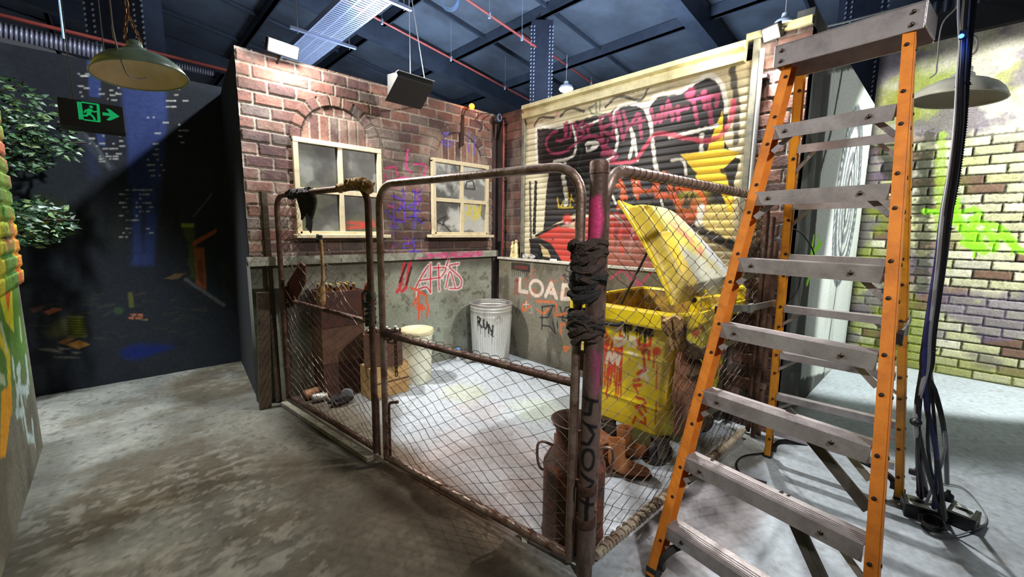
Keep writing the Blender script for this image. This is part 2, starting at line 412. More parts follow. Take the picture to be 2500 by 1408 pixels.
# ---------------- back wall: concrete below, ledge, painted brick above with two arches
XL, XR, YA = .79, 3.50, 3.95
A = Canvas((XL, YA, 0), X_, Z_, XR-XL, 1.2, .006, (146, 154, 142))
A.mottle((132, 132, 118), 1.6, .3, .7, .7, 1); A.mottle((180, 182, 168), 2.2, .4, .75, .7, 2); A.mottle((96, 92, 78), 3, .5, .8, .55, 3)
A.mottle((70, 64, 52), 16, .63, .7, .5, 8)
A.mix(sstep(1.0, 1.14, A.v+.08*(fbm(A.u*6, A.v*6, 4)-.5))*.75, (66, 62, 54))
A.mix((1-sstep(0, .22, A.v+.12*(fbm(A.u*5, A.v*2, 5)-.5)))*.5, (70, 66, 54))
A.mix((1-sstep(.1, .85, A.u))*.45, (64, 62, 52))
Z5 = (600, 560, 2.8167)
for P in ([(1090, 240), (1060, 400), (1040, 430)], [(1130, 235), (1100, 400), (1075, 425)]): A.stroke(P, .035, (214, 40, 60), .9, Z5)
for P in ([(1105, 240), (1060, 360)], [(1140, 260), (1105, 380)]): A.stroke(P, .02, (40, 28, 30), .9, Z5)
tagw = ([(1255, 250), (1205, 330), (1170, 410), (1240, 395), (1270, 435)], [(1270, 235), (1270, 430)], [(1200, 350), (1340, 330)], [(1325, 240), (1330, 420)],
        [(1290, 265), (1375, 265), (1350, 320)], [(1395, 210), (1380, 250)], [(1465, 235), (1400, 255), (1480, 340), (1470, 400), (1400, 405)], [(1375, 400), (1405, 290), (1440, 400)], [(1345, 300), (1390, 290)])
for P in tagw: A.stroke(spline(A.pts(P, Z5)), .042, (228, 214, 216), .95, uv=True, drip=2, seed=len(P))
for P in tagw[:-1]: A.stroke(spline(A.pts(P, Z5)), .013, (196, 40, 60), .95, uv=True)
for P in ([(1130, 400), (1190, 420), (1240, 460)], [(1200, 430), (1150, 520)], [(1190, 430), (1190, 620)], [(1240, 480), (1255, 540), (1245, 600)], [(1180, 540), (1230, 545)]): A.stroke(P, .022, (226, 92, 60), .9, Z5, drip=1)
A.blot(1208, 540, .055, (228, 92, 58), .95, Z5)
for P in ([(1205, 740), (1240, 760), (1215, 790), (1250, 800)],): A.stroke(P, .02, (190, 192, 180), .8, Z5)
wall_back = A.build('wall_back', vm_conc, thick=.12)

def arch_mask(cx, u, v, v0, ro): return (np.hypot(u-cx, v-v0) < ro) & (v > v0)
B = Canvas((XL, YA, 1.2), X_, Z_, XR-XL, WH-1.2, .005, (110, 80, 70))
redb = [(112, 78, 70), (126, 92, 82), (98, 70, 66), (134, 104, 92), (86, 62, 62), (120, 84, 74), (104, 92, 88)]
B.bricks(.215, .0985, .013, redb, (156, 146, 134), relief=.011, seed=3, wear=.45)
bu = B.u+XL; bv = B.v+1.2
for cx in (1.545, 2.915):
    r = np.hypot(bu-cx, (bv-2.27)*1.0); th = np.arctan2(bv-2.27, bu-cx)
    ins = ((r < .405) & (bv > 2.26)).astype(float)
    B.bricks(.085, .27, .012, redb, (170, 160, 146), u0=cx-XL+.02, v0=1.03, mask=ins*(r < .315), relief=.005, seed=5, wear=.35)
    Ua = th*.36; ring = ins*(r >= .315)
    B.bricks(.103, .2, .012, redb, (170, 160, 146), u0=.0, v0=.26, mask=ring, relief=.02, seed=8, U=Ua, V=r, wear=.45)
    B.mix(((np.abs(r-.315) < .008) | (np.abs(r-.405) < .006))*ins*.8, (60, 48, 44))
# grime, limewash, window sill shadows painted dark below the sills
B.mix(sstep(.5, .72, fbm(B.u*4, B.v*4, 21))*.45, (160, 150, 140)); B.mix(sstep(.5, .7, fbm(B.u*2.2, B.v*5, 22))*.5, (48, 38, 38))
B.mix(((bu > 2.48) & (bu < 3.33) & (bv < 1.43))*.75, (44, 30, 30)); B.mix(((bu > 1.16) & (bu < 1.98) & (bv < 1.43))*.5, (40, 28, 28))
Z2 = (560, 60, 2.7603)
for P, c, wd in (([(1050, 970), (1110, 960), (1130, 1010)], (196, 60, 120), .02), ([(1200, 850), (1190, 960), (1230, 1000)], (206, 70, 140), .022), ([(1240, 940), (1320, 950), (1300, 1040)], (206, 70, 140), .02),
                 ([(1080, 1060), (1180, 1030), (1290, 1060)], (206, 70, 140), .018), ([(1050, 1010), (1060, 1090), (1130, 1080)], (190, 50, 110), .02),
                 ([(1090, 1150), (1180, 1200), (1130, 1260)], (96, 60, 190), .017), ([(1230, 1120), (1290, 1180), (1200, 1230), (1290, 1260)], (90, 56, 180), .017),
                 ([(1080, 1290), (1150, 1330), (1230, 1290), (1300, 1340)], (84, 52, 180), .017), ([(1100, 1200), (1110, 1330)], (100, 70, 190), .015), ([(1170, 1110), (1180, 1330)], (96, 60, 190), .015),
                 ([(1250, 1110), (1240, 1380)], (92, 60, 180), .015), ([(1080, 1350), (1130, 1370)], (92, 60, 180), .015), ([(1190, 1300), (1310, 1310), (1270, 1340)], (40, 34, 50), .014),
                 ([(1430, 740), (1470, 730), (1430, 790), (1480, 820), (1500, 790)], (100, 90, 190), .014), ([(1440, 790), (1490, 790)], (90, 80, 180), .013), ([(1600, 720), (1610, 860)], (100, 90, 190), .012), ([(1650, 760), (1650, 880)], (100, 90, 190), .012),
                 ([(1700, 600), (1660, 640), (1700, 690), (1680, 720)], (40, 34, 40), .012), ([(1750, 610), (1700, 650), (1750, 720)], (40, 34, 40), .012), ([(1690, 600), (1760, 600)], (40, 34, 40), .012), ([(1650, 590), (1680, 600), (1650, 650)], (40, 34, 40), .01)):
    B.stroke(spline(B.pts(P, Z2)), wd, c, .85, uv=True, drip=1)
for k in range(26):
    y = rng.uniform(1.3, 1.95); x = rng.uniform(2.02, 2.4)
    B.stroke([(x-XL, y-1.2), (x-XL+rng.uniform(-.06, .06), y-1.2+rng.uniform(-.08, .08))], .012, [(90, 56, 180), (70, 46, 160), (196, 60, 140)][k % 3], .7, uv=True)
for P in ([(1080, 100), (1150, 90)], [(1070, 130), (1110, 125)], [(1120, 150), (1200, 150)], [(1150, 60), (1160, 150)]): B.stroke(P, .018, (84, 60, 180), .8, Z5)
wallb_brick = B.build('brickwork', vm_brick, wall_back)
# ledge between concrete and brick
L = Canvas((XL-.02, YA-.045, 1.192), X_, Z_, XR-XL+.02, .075, .006, (150, 152, 140))
L.mottle((96, 96, 84), 6, .45, .6, .8, 3); L.mottle((190, 192, 180), 9, .55, .7, .6, 4)
for k in range(30):
    x = rng.uniform(2.33, 3.2)-XL; L.stroke([(x, rng.uniform(0, .07)), (x+.07, rng.uniform(0, .07))], .02, (206, 70, 130), .7, uv=True)
tr = L.build('trim_1', vm_conc, thick=.05)

# ---------------- windows
frame_m = mat('cream_gloss_paint', (214, 202, 170), .45, rgb2=(178, 164, 130), scale=14, thr=(.5, .75), bump=.1)
def window(name, x0, x1, sx0, sx1, z0, z1, seed):
    c = Canvas((x0, YA-.02, z0), X_, Z_, x1-x0, z1-z0, .006, (74, 76, 74))
    c.mottle((110, 114, 110), 3, .45, .65, .8, seed); c.mottle((46, 46, 46), 4, .5, .65, .8, seed+1); c.mottle((150, 154, 150), 4, .58, .72, .55, seed+3)
    if seed == 40:
        c.mottle((84, 92, 62), 3, .5, .6, .7, seed+2)
        for P in ([(870, 510), (1000, 515), (1080, 540)], [(850, 560), (960, 560), (1040, 550)], [(1090, 490), (1070, 550)], [(1110, 490), (1130, 540)], [(1000, 545), (1050, 520)]): c.stroke(P, .03, (190, 52, 40), .75, (640, 420, 4.141))
        c.mix(sstep(.3, .0, np.abs(c.u-.2)/.2+np.abs(c.v-.3)/.1-.6)*.3, (120, 128, 90))
    else:
        c.mottle((206, 210, 208), 3.4, .46, .6, .75, seed+2, st=(1, .8)); c.mottle((60, 60, 60), 4, .5, .6, .7, seed+7)
        for P in ([(1600, 1060), (1640, 1050), (1655, 1110), (1590, 1105), (1600, 1060)], [(1370, 1260), (1400, 1400)], [(1390, 1330), (1460, 1290), (1440, 1340), (1490, 1395)], [(1400, 1330), (1440, 1350)]): c.stroke(P, .014, (24, 26, 28), .95, Z2)
        for P in ([(1590, 1215), (1570, 1230), (1575, 1270), (1595, 1265), (1590, 1330)], [(1610, 1290), (1615, 1215), (1635, 1240), (1612, 1255), (1640, 1300)], [(1645, 1330), (1655, 1215), (1668, 1310)], [(1648, 1270), (1668, 1265)], [(1675, 1310), (1672, 1220), (1690, 1290), (1692, 1215)]): c.stroke(P, .014, (214, 196, 40), .95, Z2, drip=1)
    pane = c.build('window_pane', vmat('glass_smoked', .5, 0, .05, 20, .1, spec=.6), None, thick=.012)
    pane.name = name; o = pane
    fr = MB(); t = .042; y0, y1 = YA-.05, YA-.005
    fr.box((x0-t/2, y0, z0), (x0+t/2, y1, z1)); fr.box((x1-t/2, y0, z0), (x1+t/2, y1, z1))
    fr.box((x0-t/2, y0-.002, z1-t/2), (x1+t/2, y1, z1+t/2)); fr.box((x0, y0, z0-.01), (x1, y1, z0+.025))
    xm = (x0+x1)/2; zm = (z0+z1)/2-.02
    fr.box((xm-t/2, y0+.005, z0), (xm+t/2, y1, z1)); fr.box((x0, y0+.006, zm-t/2), (x1, y1, zm+t/2))
    f = fr.build('window_frame', frame_m, None, bevel=.003); f.parent = o
    f.location = Vector(f.location)
    si = MB(); si.box((sx0, YA-.10, z0-.035), (sx1, YA+.01, z0-.004)); s_ = si.build('window_sill', frame_m, None, bevel=.004); s_.parent = o
    return o
window('window_1', 1.175, 1.925, 1.13, 2.0, 1.457, 2.25, 40)
window('window_2', 2.545, 3.29, 2.465, 3.355, 1.46, 2.25, 60)

# ---------------- right wall: brick at both ends of a roller shutter, a loading dock below
XB = 3.50; YT, YN = 3.94, .795
sh0, sh1 = 3.455, 1.15   # shutter from the far edge to the near edge (y)
def brick_strip(y_far, y_near, z0, z1, seed, dark=1.0):
    c = Canvas((XB, y_far, z0), -Y_, Z_, y_far-y_near, z1-z0, .006, (90, 64, 58))
    cols = [(96, 66, 60), (108, 76, 68), (84, 58, 56), (74, 54, 54), (100, 70, 60), (64, 50, 52)]
    c.bricks(.225, .0985, .011, cols, (120, 108, 98), u0=-.3, relief=.009, seed=seed, wear=.25)
    c.mix(sstep(.5, .7, fbm(c.u*3, c.v*4, seed+3))*.55, (38, 32, 34)); c.mix(sstep(.6, .75, fbm(c.u*6, c.v*2, seed+5))*.35, (150, 138, 128))
    return c
c = brick_strip(YT, sh0, 0, WH, 11); wall_right = c.build('wall_right', vm_brick, thick=.1)
c = brick_strip(sh1, YN, 0, WH, 12); n_ = c.build('brickwork', vm_brick, wall_right, thick=.1)
mb = MB(); mb.box((XB+.03, sh1, 0), (XB+.1, sh0, WH)); mb.build('backing_panel', black_wall, None).parent = wall_right
# dock block under the shutter
D0 = 3.84
D = Canvas((3.43, D0, 0), -Y_, Z_, D0-1.15, 1.165, .006, (128, 124, 110))
D.mottle((106, 102, 90), 1.6, .3, .7, .7, 1); D.mottle((150, 148, 134), 2.4, .45, .75, .6, 2); D.mottle((62, 56, 48), 7, .58, .72, .6, 3, st=(1, .5)); D.mottle((104, 96, 70), 2.2, .5, .64, .5, 6)
D.mix((1-sstep(0, .25, D.v+.15*(fbm(D.u*5, D.v*2, 5)-.5)))*.5, (60, 54, 46))
Z7 = (1040, 560, 4.4)
for k in range(18):
    x = rng.uniform(930, 1560); y = rng.uniform(480, 700); q = [(x, y)]
    for j in range(3): q.append((q[-1][0]+rng.uniform(-50, 50), q[-1][1]+rng.uniform(-60, 70)))
    D.stroke(spline(D.pts(q, Z7)), .011, (200, 94, 52), .5, uv=True)
for k in range(6): D.stroke([(950+k*9, 560), (975+k*10, 520+k*6), (940+k*12, 700)], .008, (150, 48, 40), .6, Z7)
W_ = (222, 204, 190)
for P in ([(1010, 530), (1005, 660), (1085, 672)], [(1285, 715), (1345, 575), (1400, 735)], [(1310, 670), (1380, 685)], [(1475, 595), (1460, 745)]): D.stroke(P, .042, W_, .92, Z7, rough=.1, soft=.15)
D.stroke([(1185+68*math.cos(a), 630+82*math.sin(a)+ .12*68*math.cos(a)) for a in np.linspace(0, 6.3, 24)], .036, W_, .92, Z7, rough=.1, soft=.15)
D.stroke(spline(D.pts([(1475, 598), (1540, 610), (1572, 670), (1540, 740), (1462, 742)], Z7)), .04, W_, .92, uv=True, rough=.1, soft=.15)
# the rest of the word runs on behind the post and the bin
u0 = D.px(1463, 708); uu, vv = 1.78, .935
D.stroke([(uu, vv+.0), (uu, vv-.21)], .04, W_, .9, uv=True)
D.stroke([(uu+.13, vv-.21), (uu+.13, vv+.0), (uu+.27, vv-.21), (uu+.27, vv+.0)], .036, W_, .9, uv=True)
D.stroke([(uu+.40+.075+.075*math.cos(a), vv-.105+.105*math.sin(a)) for a in np.linspace(.7, 5.6, 20)]+[(uu+.55, vv-.1), (uu+.48, vv-.1)], .034, W_, .9, uv=True)
D.fill([(915, 350), (1120, 372), (1120, 465), (915, 432)], (40, 34, 34), .9, Z7, wob=.01); D.fill([(950, 385), (1092, 396), (1092, 432), (950, 415)], (110, 52, 44), .9, Z7)
for x in range(925, 1120, 22): D.stroke([(x, 440), (x, 470+rng.uniform(0, 40))], .008, (36, 32, 32), .8, Z7)
for P in ([(1245, 830), (1370, 815), (1310, 945), (1225, 945)], [(1250, 830), (1245, 1070)], [(1250, 1030), (1330, 1040), (1390, 1120), (1360, 990)], [(1385, 820), (1390, 930), (1560, 960)], [(1440, 830), (1470, 930)], [(1570, 825), (1500, 840), (1460, 970), (1500, 990)], [(1530, 940), (1550, 1110)], [(1410, 990), (1415, 1060)]): D.stroke(P, .015, (36, 34, 36), .9, Z7)
for P in ([(1190, 770), (1380, 780)], [(1400, 800), (1390, 930), (1500, 900)], [(1450, 1120), (1450, 1010), (1540, 1040)], [(1510, 1000), (1550, 960)], [(1480, 1260), (1540, 1265), (1490, 1300)], [(1480, 1265), (1510, 1310)], [(1090, 770), (1030, 830), (1040, 880), (1120, 820)], [(1200, 860), (1260, 910), (1320, 850)]): D.stroke(P, .022, (218, 110, 54), .8, Z7)
D.stroke([(1075, 770), (1075, 840)], .01, W_, .7, Z7); D.stroke([(1045, 805), (1105, 805)], .01, W_, .7, Z7); D.stroke([(1130, 830), (1140, 900), (1110, 890)], .012, (190, 170, 170), .6, Z7)
for P in ([(1520, 400), (1500, 440), (1560, 460)], [(1570, 440), (1540, 475)], [(1570, 515), (1470, 495), (1500, 480)], [(1490, 510), (1550, 600)]): D.stroke(P, .012, (54, 48, 70), .9, Z7)
for P in ([(1490, 680), (1530, 650), (1560, 690)], [(1500, 640), (1560, 700), (1600, 650)], [(1540, 700), (1600, 730)], [(1620, 680), (1650, 720)]): D.stroke(P, .02, (206, 70, 110), .7, drip=1)
dock = D.build('wall_dock', vm_conc, thick=.06)
mb = MB(); mb.box((3.405, 1.13, 1.165), (3.50, D0+.01, 1.19)); struct(mb.build('trim_2', mat('pale_ledge_paint', (206, 202, 190), .6, rgb2=(120, 112, 100), scale=10, thr=(.5, .8)), None, bevel=.003))

# ---------------- roller shutter
zs0, zs1 = 1.19, 2.76
R = Canvas((XB-.012, sh0, zs0), -Y_, Z_, sh0-sh1, zs1-zs0, .0048, (196, 184, 150))
R.mottle((170, 158, 124), 3, .45, .65, .6, 2); R.mottle((214, 206, 178), 4, .55, .7, .5, 4)
Z3 = (1220, 100, 2.6076)
CR = (204, 196, 166); BK = (30, 27, 30); WT = (226, 222, 214); PK = (156, 60, 92); YE = (232, 190, 44); OR = (214, 92, 44); RD_ = (186, 44, 38)
R.fill([(245, 560), (370, 548), (600, 480), (700, 470), (740, 420), (820, 400), (920, 430), (960, 400), (1010, 350), (1150, 322), (1250, 262), (1340, 225), (1400, 262), (1440, 380), (1455, 500), (1425, 640), (1530, 760), (1500, 900), (1470, 1120), (1490, 1320), (1240, 1180), (1100, 1150), (640, 1110), (470, 1100), (240, 1230), (290, 860), (240, 780)], BK, 1, Z3, wob=.02)
R.fill([(185, 560), (238, 560), (242, 780), (310, 790), (316, 850), (300, 960), (280, 1230), (180, 1240)], CR, 1, Z3, wob=.01)
R.fill([(225, 890), (242, 890), (232, 1230), (212, 1230)], BK, 1, Z3, wob=.006)
R.stroke([(196, 900), (204, 1390)], .03, BK, .9, Z3)
R.fill([(235, 1240), (350, 1180), (480, 1190), (480, 1400), (390, 1400), (330, 1300)], RD_, .95, Z3, wob=.01)
R.stroke([(235, 1240), (350, 1180), (480, 1140)], .03, BK, 1, Z3)
R.fill([(250, 1250), (330, 1290), (400, 1400), (210, 1400), (190, 1260)], BK, 1, Z3); R.fill([(255, 1290), (310, 1330), (330, 1380), (280, 1370)], (196, 176, 130), .9, Z3, wob=.01)
R.blot(435, 1140, .085, (208, 62, 48), .95, Z3); R.blot(432, 1160, .035, (170, 170, 190), .7, Z3); R.blot(375, 1190, .045, (206, 62, 50), .9, Z3); R.blot(341, 1262, .022, (30, 30, 80), .95, Z3)
R.fill([(640, 1095), (890, 1100), (1160, 1120), (1240, 1190), (1100, 1290), (900, 1270), (640, 1240)], (178, 50, 42), .95, Z3, wob=.02)
R.fill([(480, 1130), (660, 1110), (660, 1400), (480, 1400)], (170, 46, 40), .9, Z3); R.fill([(640, 1120), (1200, 1150), (1300, 1280), (1300, 1500), (640, 1500)], (150, 40, 36), .8, Z3, wob=.02)
for k in range(16):
    x = rng.uniform(650, 1250); R.stroke([(x, rng.uniform(1110, 1200)), (x+rng.uniform(-40, 40), rng.uniform(1230, 1400))], .03, [(96, 34, 32), (206, 60, 50), (170, 130, 124), (220, 70, 50)][k % 4], .5, Z3)
R.stroke([(680, 1120), (740, 1110), (780, 1150)], .03, (180, 170, 160), .6, Z3)
R.fill([(1290, 1045), (1500, 1030), (1490, 1110), (1480, 1300), (1400, 1270), (1250, 1180)], (206, 184, 110), 1, Z3, wob=.015)
R.stroke([(1160, 1105), (1300, 1215), (1490, 1305)], .07, BK, 1, Z3)
R.fill([(1420, 440), (1428, 690), (1532, 712), (1430, 812), (1485, 1000), (1480, 1120), (1405, 960), (1270, 940), (1245, 830), (1150, 722), (1320, 702)], YE, 1, Z3, wob=.01)
R.fill([(1400, 820), (1520, 790), (1500, 860), (1410, 850)], BK, .9, Z3, wob=.01); R.fill([(1160, 760), (1260, 840), (1230, 900), (1180, 830)], (50, 56, 34), .9, Z3)
R.blot(1230, 1000, .16, (150, 140, 40), .8, Z3); R.blot(1215, 1075, .13, (176, 84, 44), .85, Z3); R.stroke(spline(R.pts([(1130, 940), (1230, 930), (1300, 1000), (1290, 1080), (1200, 1110)], Z3)), .035, OR, .9, uv=True)
for P in ([(1195, 985), (1180, 1040), (1200, 1060)], [(1230, 980), (1200, 1050), (1170, 1050)]): R.stroke(P, .025, (40, 44, 30), .9, Z3)
for P, wd in (([(242, 780), (238, 560), (300, 548), (370, 552), (410, 540)], .03), ([(455, 520), (487, 620), (480, 715), (430, 752), (350, 768)], .028), ([(416, 780), (408, 850), (425, 980), (425, 1040)], .05),
              ([(728, 520), (738, 450), (780, 412), (860, 400), (930, 430), (962, 520), (975, 640), (985, 720), (1002, 828)], .032), ([(948, 420), (1000, 350), (1150, 322), (1250, 262), (1340, 222), (1412, 270), (1442, 380), (1440, 450)], .032),
              ([(740, 540), (752, 650), (720, 740), (690, 760)], .028), ([(838, 560), (852, 650), (830, 740)], .03), ([(855, 600), (868, 680), (880, 760)], .025), ([(1088, 615), (1250, 575), (1385, 540)], .026), ([(1290, 600), (1285, 700)], .03),
              ([(640, 870), (690, 920), (742, 1035)], .018), ([(870, 900), (868, 980)], .022), ([(1000, 900), (1040, 1050)], .018), ([(1290, 1050), (1270, 1160)], .05), ([(560, 650), (630, 650), (600, 690), (560, 700)], .022), ([(1100, 760), (1170, 760), (1190, 850)], .02), ([(660, 490), (560, 540), (500, 560)], .02)):
    R.stroke(spline(R.pts(P, Z3)), wd, WT, .95, uv=True, rough=.35)
R.fill([(545, 655), (632, 640), (625, 685), (560, 712)], WT, .9, Z3); R.fill([(555, 668), (590, 660), (580, 690), (560, 695)], BK, .9, Z3)
for P, wd in (([(225, 540), (260, 490), (350, 490)], .02), ([(390, 480), (450, 430), (540, 448)], .025), ([(680, 420), (760, 355), (880, 378), (920, 360), (960, 295), (1100, 250), (1280, 190), (1320, 170)], .022), ([(1000, 265), (1120, 245)], .035), ([(1485, 185), (1510, 400), (1508, 640)], .045), ([(750, 325), (765, 290), (780, 315), (800, 280)], .012), ([(830, 270), (855, 330), (870, 260), (885, 320)], .012)):
    R.stroke(spline(R.pts(P, Z3)), wd, (44, 42, 44), .9, uv=True, rough=.4)
pk = ([(370, 575), (320, 600), (298, 660), (335, 712), (420, 705), (490, 650), (570, 610), (640, 622), (665, 690), (710, 730)], [(430, 520), (428, 590), (400, 632), (365, 632)], [(415, 530), (425, 612), (455, 605), (455, 530)], [(480, 520), (500, 610)], [(530, 515), (505, 555), (540, 585), (510, 610)], [(560, 530), (572, 600)], [(540, 550), (595, 535)],
      [(640, 490), (660, 640)], [(640, 490), (700, 470), (712, 525), (655, 560), (730, 620)], [(720, 600), (750, 450), (790, 630)], [(730, 550), (780, 530)], [(790, 450), (825, 540), (880, 465)], [(825, 540), (790, 620)], [(890, 470), (905, 612)], [(860, 530), (925, 510)],
      [(968, 440), (990, 520), (1010, 470), (1030, 515), (1036, 425)], [(1060, 490), (1075, 385), (1105, 500)], [(1060, 455), (1120, 440)], [(1135, 420), (1145, 500)], [(1135, 450), (1200, 425)], [(1238, 380), (1262, 525)], [(1215, 375), (1265, 365)], [(1265, 360), (1395, 345)], [(1300, 350), (1310, 430)], [(1330, 355), (1352, 525)], [(1390, 350), (1385, 415)],
      [(680, 775), (850, 765), (920, 685), (980, 605), (1050, 590), (1200, 622), (1340, 635), (1440, 570), (1480, 480), (1490, 385)], [(690, 640), (655, 720), (700, 715)], [(690, 680), (750, 735), (690, 770)], [(740, 745), (720, 760)])
for i, P in enumerate(pk): R.stroke(spline(R.pts(P, Z3)), .03 if i != 26 else .035, PK if i != 26 else (186, 60, 84), .88, uv=True, rough=.4, seed=i)
R.blot(1216, 335, .06, PK, .95, Z3); R.blot(1302, 332, .03, PK, .9, Z3); R.stroke([(360, 480), (400, 400), (440, 385)], .02, (214, 110, 130), .6, Z3)
for P in ([(645, 340), (640, 440)], [(610, 350), (620, 450)], [(620, 400), (570, 430), (590, 465), (680, 470)], [(500, 660), (530, 700), (500, 800), (540, 850)]): R.stroke(P, .016, (40, 84, 60), .7, Z3)
for P in ([(740, 920), (790, 930), (780, 990), (810, 1000)], [(760, 1060), (790, 1000)], [(760, 880), (800, 960)], [(850, 880), (880, 1000)], [(880, 880), (900, 960)], [(860, 950), (960, 960)], [(990, 880), (990, 960), (1060, 980)], [(1010, 900), (1000, 990), (1090, 990)], [(1040, 840), (1090, 870)], [(1080, 920), (1140, 1040)], [(1150, 940), (1250, 940)]): R.stroke(P, .036, OR, .9, Z3, rough=.4)
for P in ([(370, 1000), (380, 1060)], [(390, 1060), (410, 1020)], [(430, 940), (440, 1000)], [(460, 980), (450, 1050)], [(400, 1060), (470, 1060)], [(475, 1020), (455, 1000)]): R.stroke(P, .018, (206, 180, 60), .85, Z3)
sp = .0605; ph = (R.v/sp) % 1.0
R.d = .011*np.sqrt(np.clip(1-(2*ph-1)**2, 0, 1)); R.mix((1-sstep(0, .10, np.minimum(ph, 1-ph)))*.45, (60, 54, 44))
R.mix(sstep(.6, .75, fbm(R.u*3, R.v*30, 71))*.35, (70, 62, 52))
d1 = R.build('door_1', vm_metal, thick=.01)
cream = mat('cream_metal', (214, 206, 164), .45, rgb2=(176, 166, 124), scale=6, bump=.05); galv = mat('galvanised_metal', (150, 156, 158), .4, .7, rgb2=(110, 112, 112), scale=20)
hb = MB()
prof = [(-.02, 2.745), (-.075, 2.75), (-.09, 2.80), (-.05, 2.815), (-.055, 2.83), (-.095, 2.845), (-.09, 2.885), (-.02, 2.905), (0, 2.9)]
hb.prism([(XB+a, sh0+.01, b) for a, b in prof], (0, sh1-sh0+.03, 0)); hb.build('head_box', cream, None).parent = d1
for (y, nm) in ((sh0+.02, 'far'), (sh1-.03, 'near')):
    g_ = MB(); g_.box((XB-.05, y-.022, zs0), (XB+.0, y+.022, WH)); g_.build('side_rail', mat('guide_rail_metal', (96, 98, 92), .5, .3, rgb2=(140, 138, 120), scale=9), None, bevel=.003).parent = d1

# ---------------- painted end wall with the big sketched tyre tread, seen edge-on
E_ = Canvas((XB, YN, 0), X_, Z_, 6.51-XB, 3.0, .012, (70, 72, 72))
E_.mottle((50, 48, 48), 3, .4, .6, .8, 3)
zq = lambda P: E_.pts(P, (1780, 160, 3.2))
E_.fill([(790, 60), (1020, 20), (1110, 190), (1170, 320), (1130, 600), (1080, 1100), (1040, 1420), (1010, 1900), (900, 2350), (560, 2450), (600, 1900), (670, 1400), (700, 900), (760, 400)], (184, 190, 188), 1, (1780, 160, 3.2), wob=.02)
E_.mottle((150, 154, 150), 3, .5, .65, .45, 8, st=(1, .4))
E_.fill([(1120, 10), (1220, 0), (1190, 300), (1150, 240)], (160, 160, 150), .9, (1780, 160, 3.2))
E_.fill([(1040, 30), (1130, 10), (1120, 200)], (30, 28, 34), 1, (1780, 160, 3.2))
E_.fill([(740, 80), (800, 60), (660, 1400), (560, 2400), (480, 2400), (620, 1400)], (36, 38, 44), .9, (1780, 160, 3.2))
tc_ = np.array(zq([(950, 800)])[0]); ce = zq([(930, 1040)])[0]
for (ru, rv, wd, cc) in ((.62, .88, .05, (90, 96, 104)), (.50, .74, .10, (60, 66, 76)), (.36, .58, .05, (70, 76, 88)), (.24, .42, .10, (84, 90, 100)), (.12, .26, .06, (60, 64, 74))):
    E_.stroke([(ce[0]+ru*math.cos(a), ce[1]+rv*math.sin(a)) for a in np.linspace(0, 2*math.pi, 40)], wd, cc, .85, uv=True, rough=.5)
for k in range(60):
    a = k/60*2*math.pi; E_.stroke([(ce[0]+.53*math.cos(a), ce[1]+.78*math.sin(a)), (ce[0]+.62*math.cos(a+.05), ce[1]+.9*math.sin(a+.05))], .035, (70, 76, 86), .8, uv=True)
E_.stroke(E_.pts([(1010, 560), (940, 900), (880, 1400), (830, 1800), (740, 2400)], (1780, 160, 3.2)), .03, (24, 24, 28), .95, uv=True)
E_.stroke(E_.pts([(880, 60), (800, 500), (720, 800)], (1780, 160, 3.2)), .05, (30, 30, 34), .95, uv=True)
for k in range(16): E_.stroke([(1040+rng.uniform(-60, 40), 1680+k*22), (1040+rng.uniform(-60, 50), 1730+k*22)], .035, (196, 60, 60), .75, (1780, 160, 3.2))
for P in ([(660, 1350), (640, 1480), (720, 1390)], [(650, 1480), (640, 1620), (610, 1700)], [(700, 1340), (700, 1400)]): E_.stroke(P, .05, (150, 226, 40), .9, (1780, 160, 3.2), drip=2)
E_.build('wall_end', vm_mural, thick=.1)

# ---------------- mossy brick wall on the right
M = Canvas((6.51, .80, 0), -Y_, Z_, 3.4, 3.55, .008, (190, 184, 160))
M.bricks(.275, .097, .013, [(212, 210, 176), (204, 202, 164), (216, 212, 190), (200, 196, 148), (128, 100, 84), (212, 206, 176), (204, 202, 160), (208, 204, 186), (200, 198, 156), (206, 202, 170), (150, 128, 110)], (70, 64, 48), relief=.014, seed=30, wear=.3)
pl_ = sstep(2.55, 2.8, M.v+.25*(fbm(M.u*3, M.v*3, 3)-.5)+.12*M.u); M.c = M.c*(1-pl_[..., None])+(lin((196, 190, 176))*(.8+.4*fbm(M.u*8, M.v*8, 5))[..., None])*pl_[..., None]; M.d *= (1-pl_); M.d += .01*pl_*fbm(M.u*9, M.v*9, 7)
GR = (132, 146, 40); PU = (112, 98, 124); DG = (40, 44, 26)
M.mix(sstep(.42, .62, fbm(M.u*2.2, M.v*1.7, 51))*(1-sstep(.55, .95, M.u))*.85, GR); M.mix(sstep(.47, .6, fbm(M.u*3, M.v*3, 57))*sstep(2.5, 3.0, M.v)*.7, (150, 152, 56))
M.mix(sstep(.53, .64, fbm(M.u*2.1, M.v*2.6, 53))*.72, PU); M.mix(sstep(.5, .62, fbm(M.u*5, M.v*3, 54))*(1-sstep(.2, .62, M.u))*sstep(2.9, 2.4, M.v)*.85, DG)
M.mix((1-sstep(.0, .35, M.v+.3*(fbm(M.u*3, M.v*3, 56)-.5)))*.6, (136, 140, 50)); M.mix(sstep(.1, .0, M.u)*.9, (30, 28, 26))
for (x0, y0, x1, y1) in ((2268, 330, 2262, 520), (2255, 380, 2250, 700)): M.stroke([(x0, y0), (x1, y1)], .12, (44, 48, 28), .7, rough=.6)
M.stroke([(2300, 330), (2292, 560)], .07, (160, 190, 50), .7, rough=.6)
LG = (150, 232, 36)
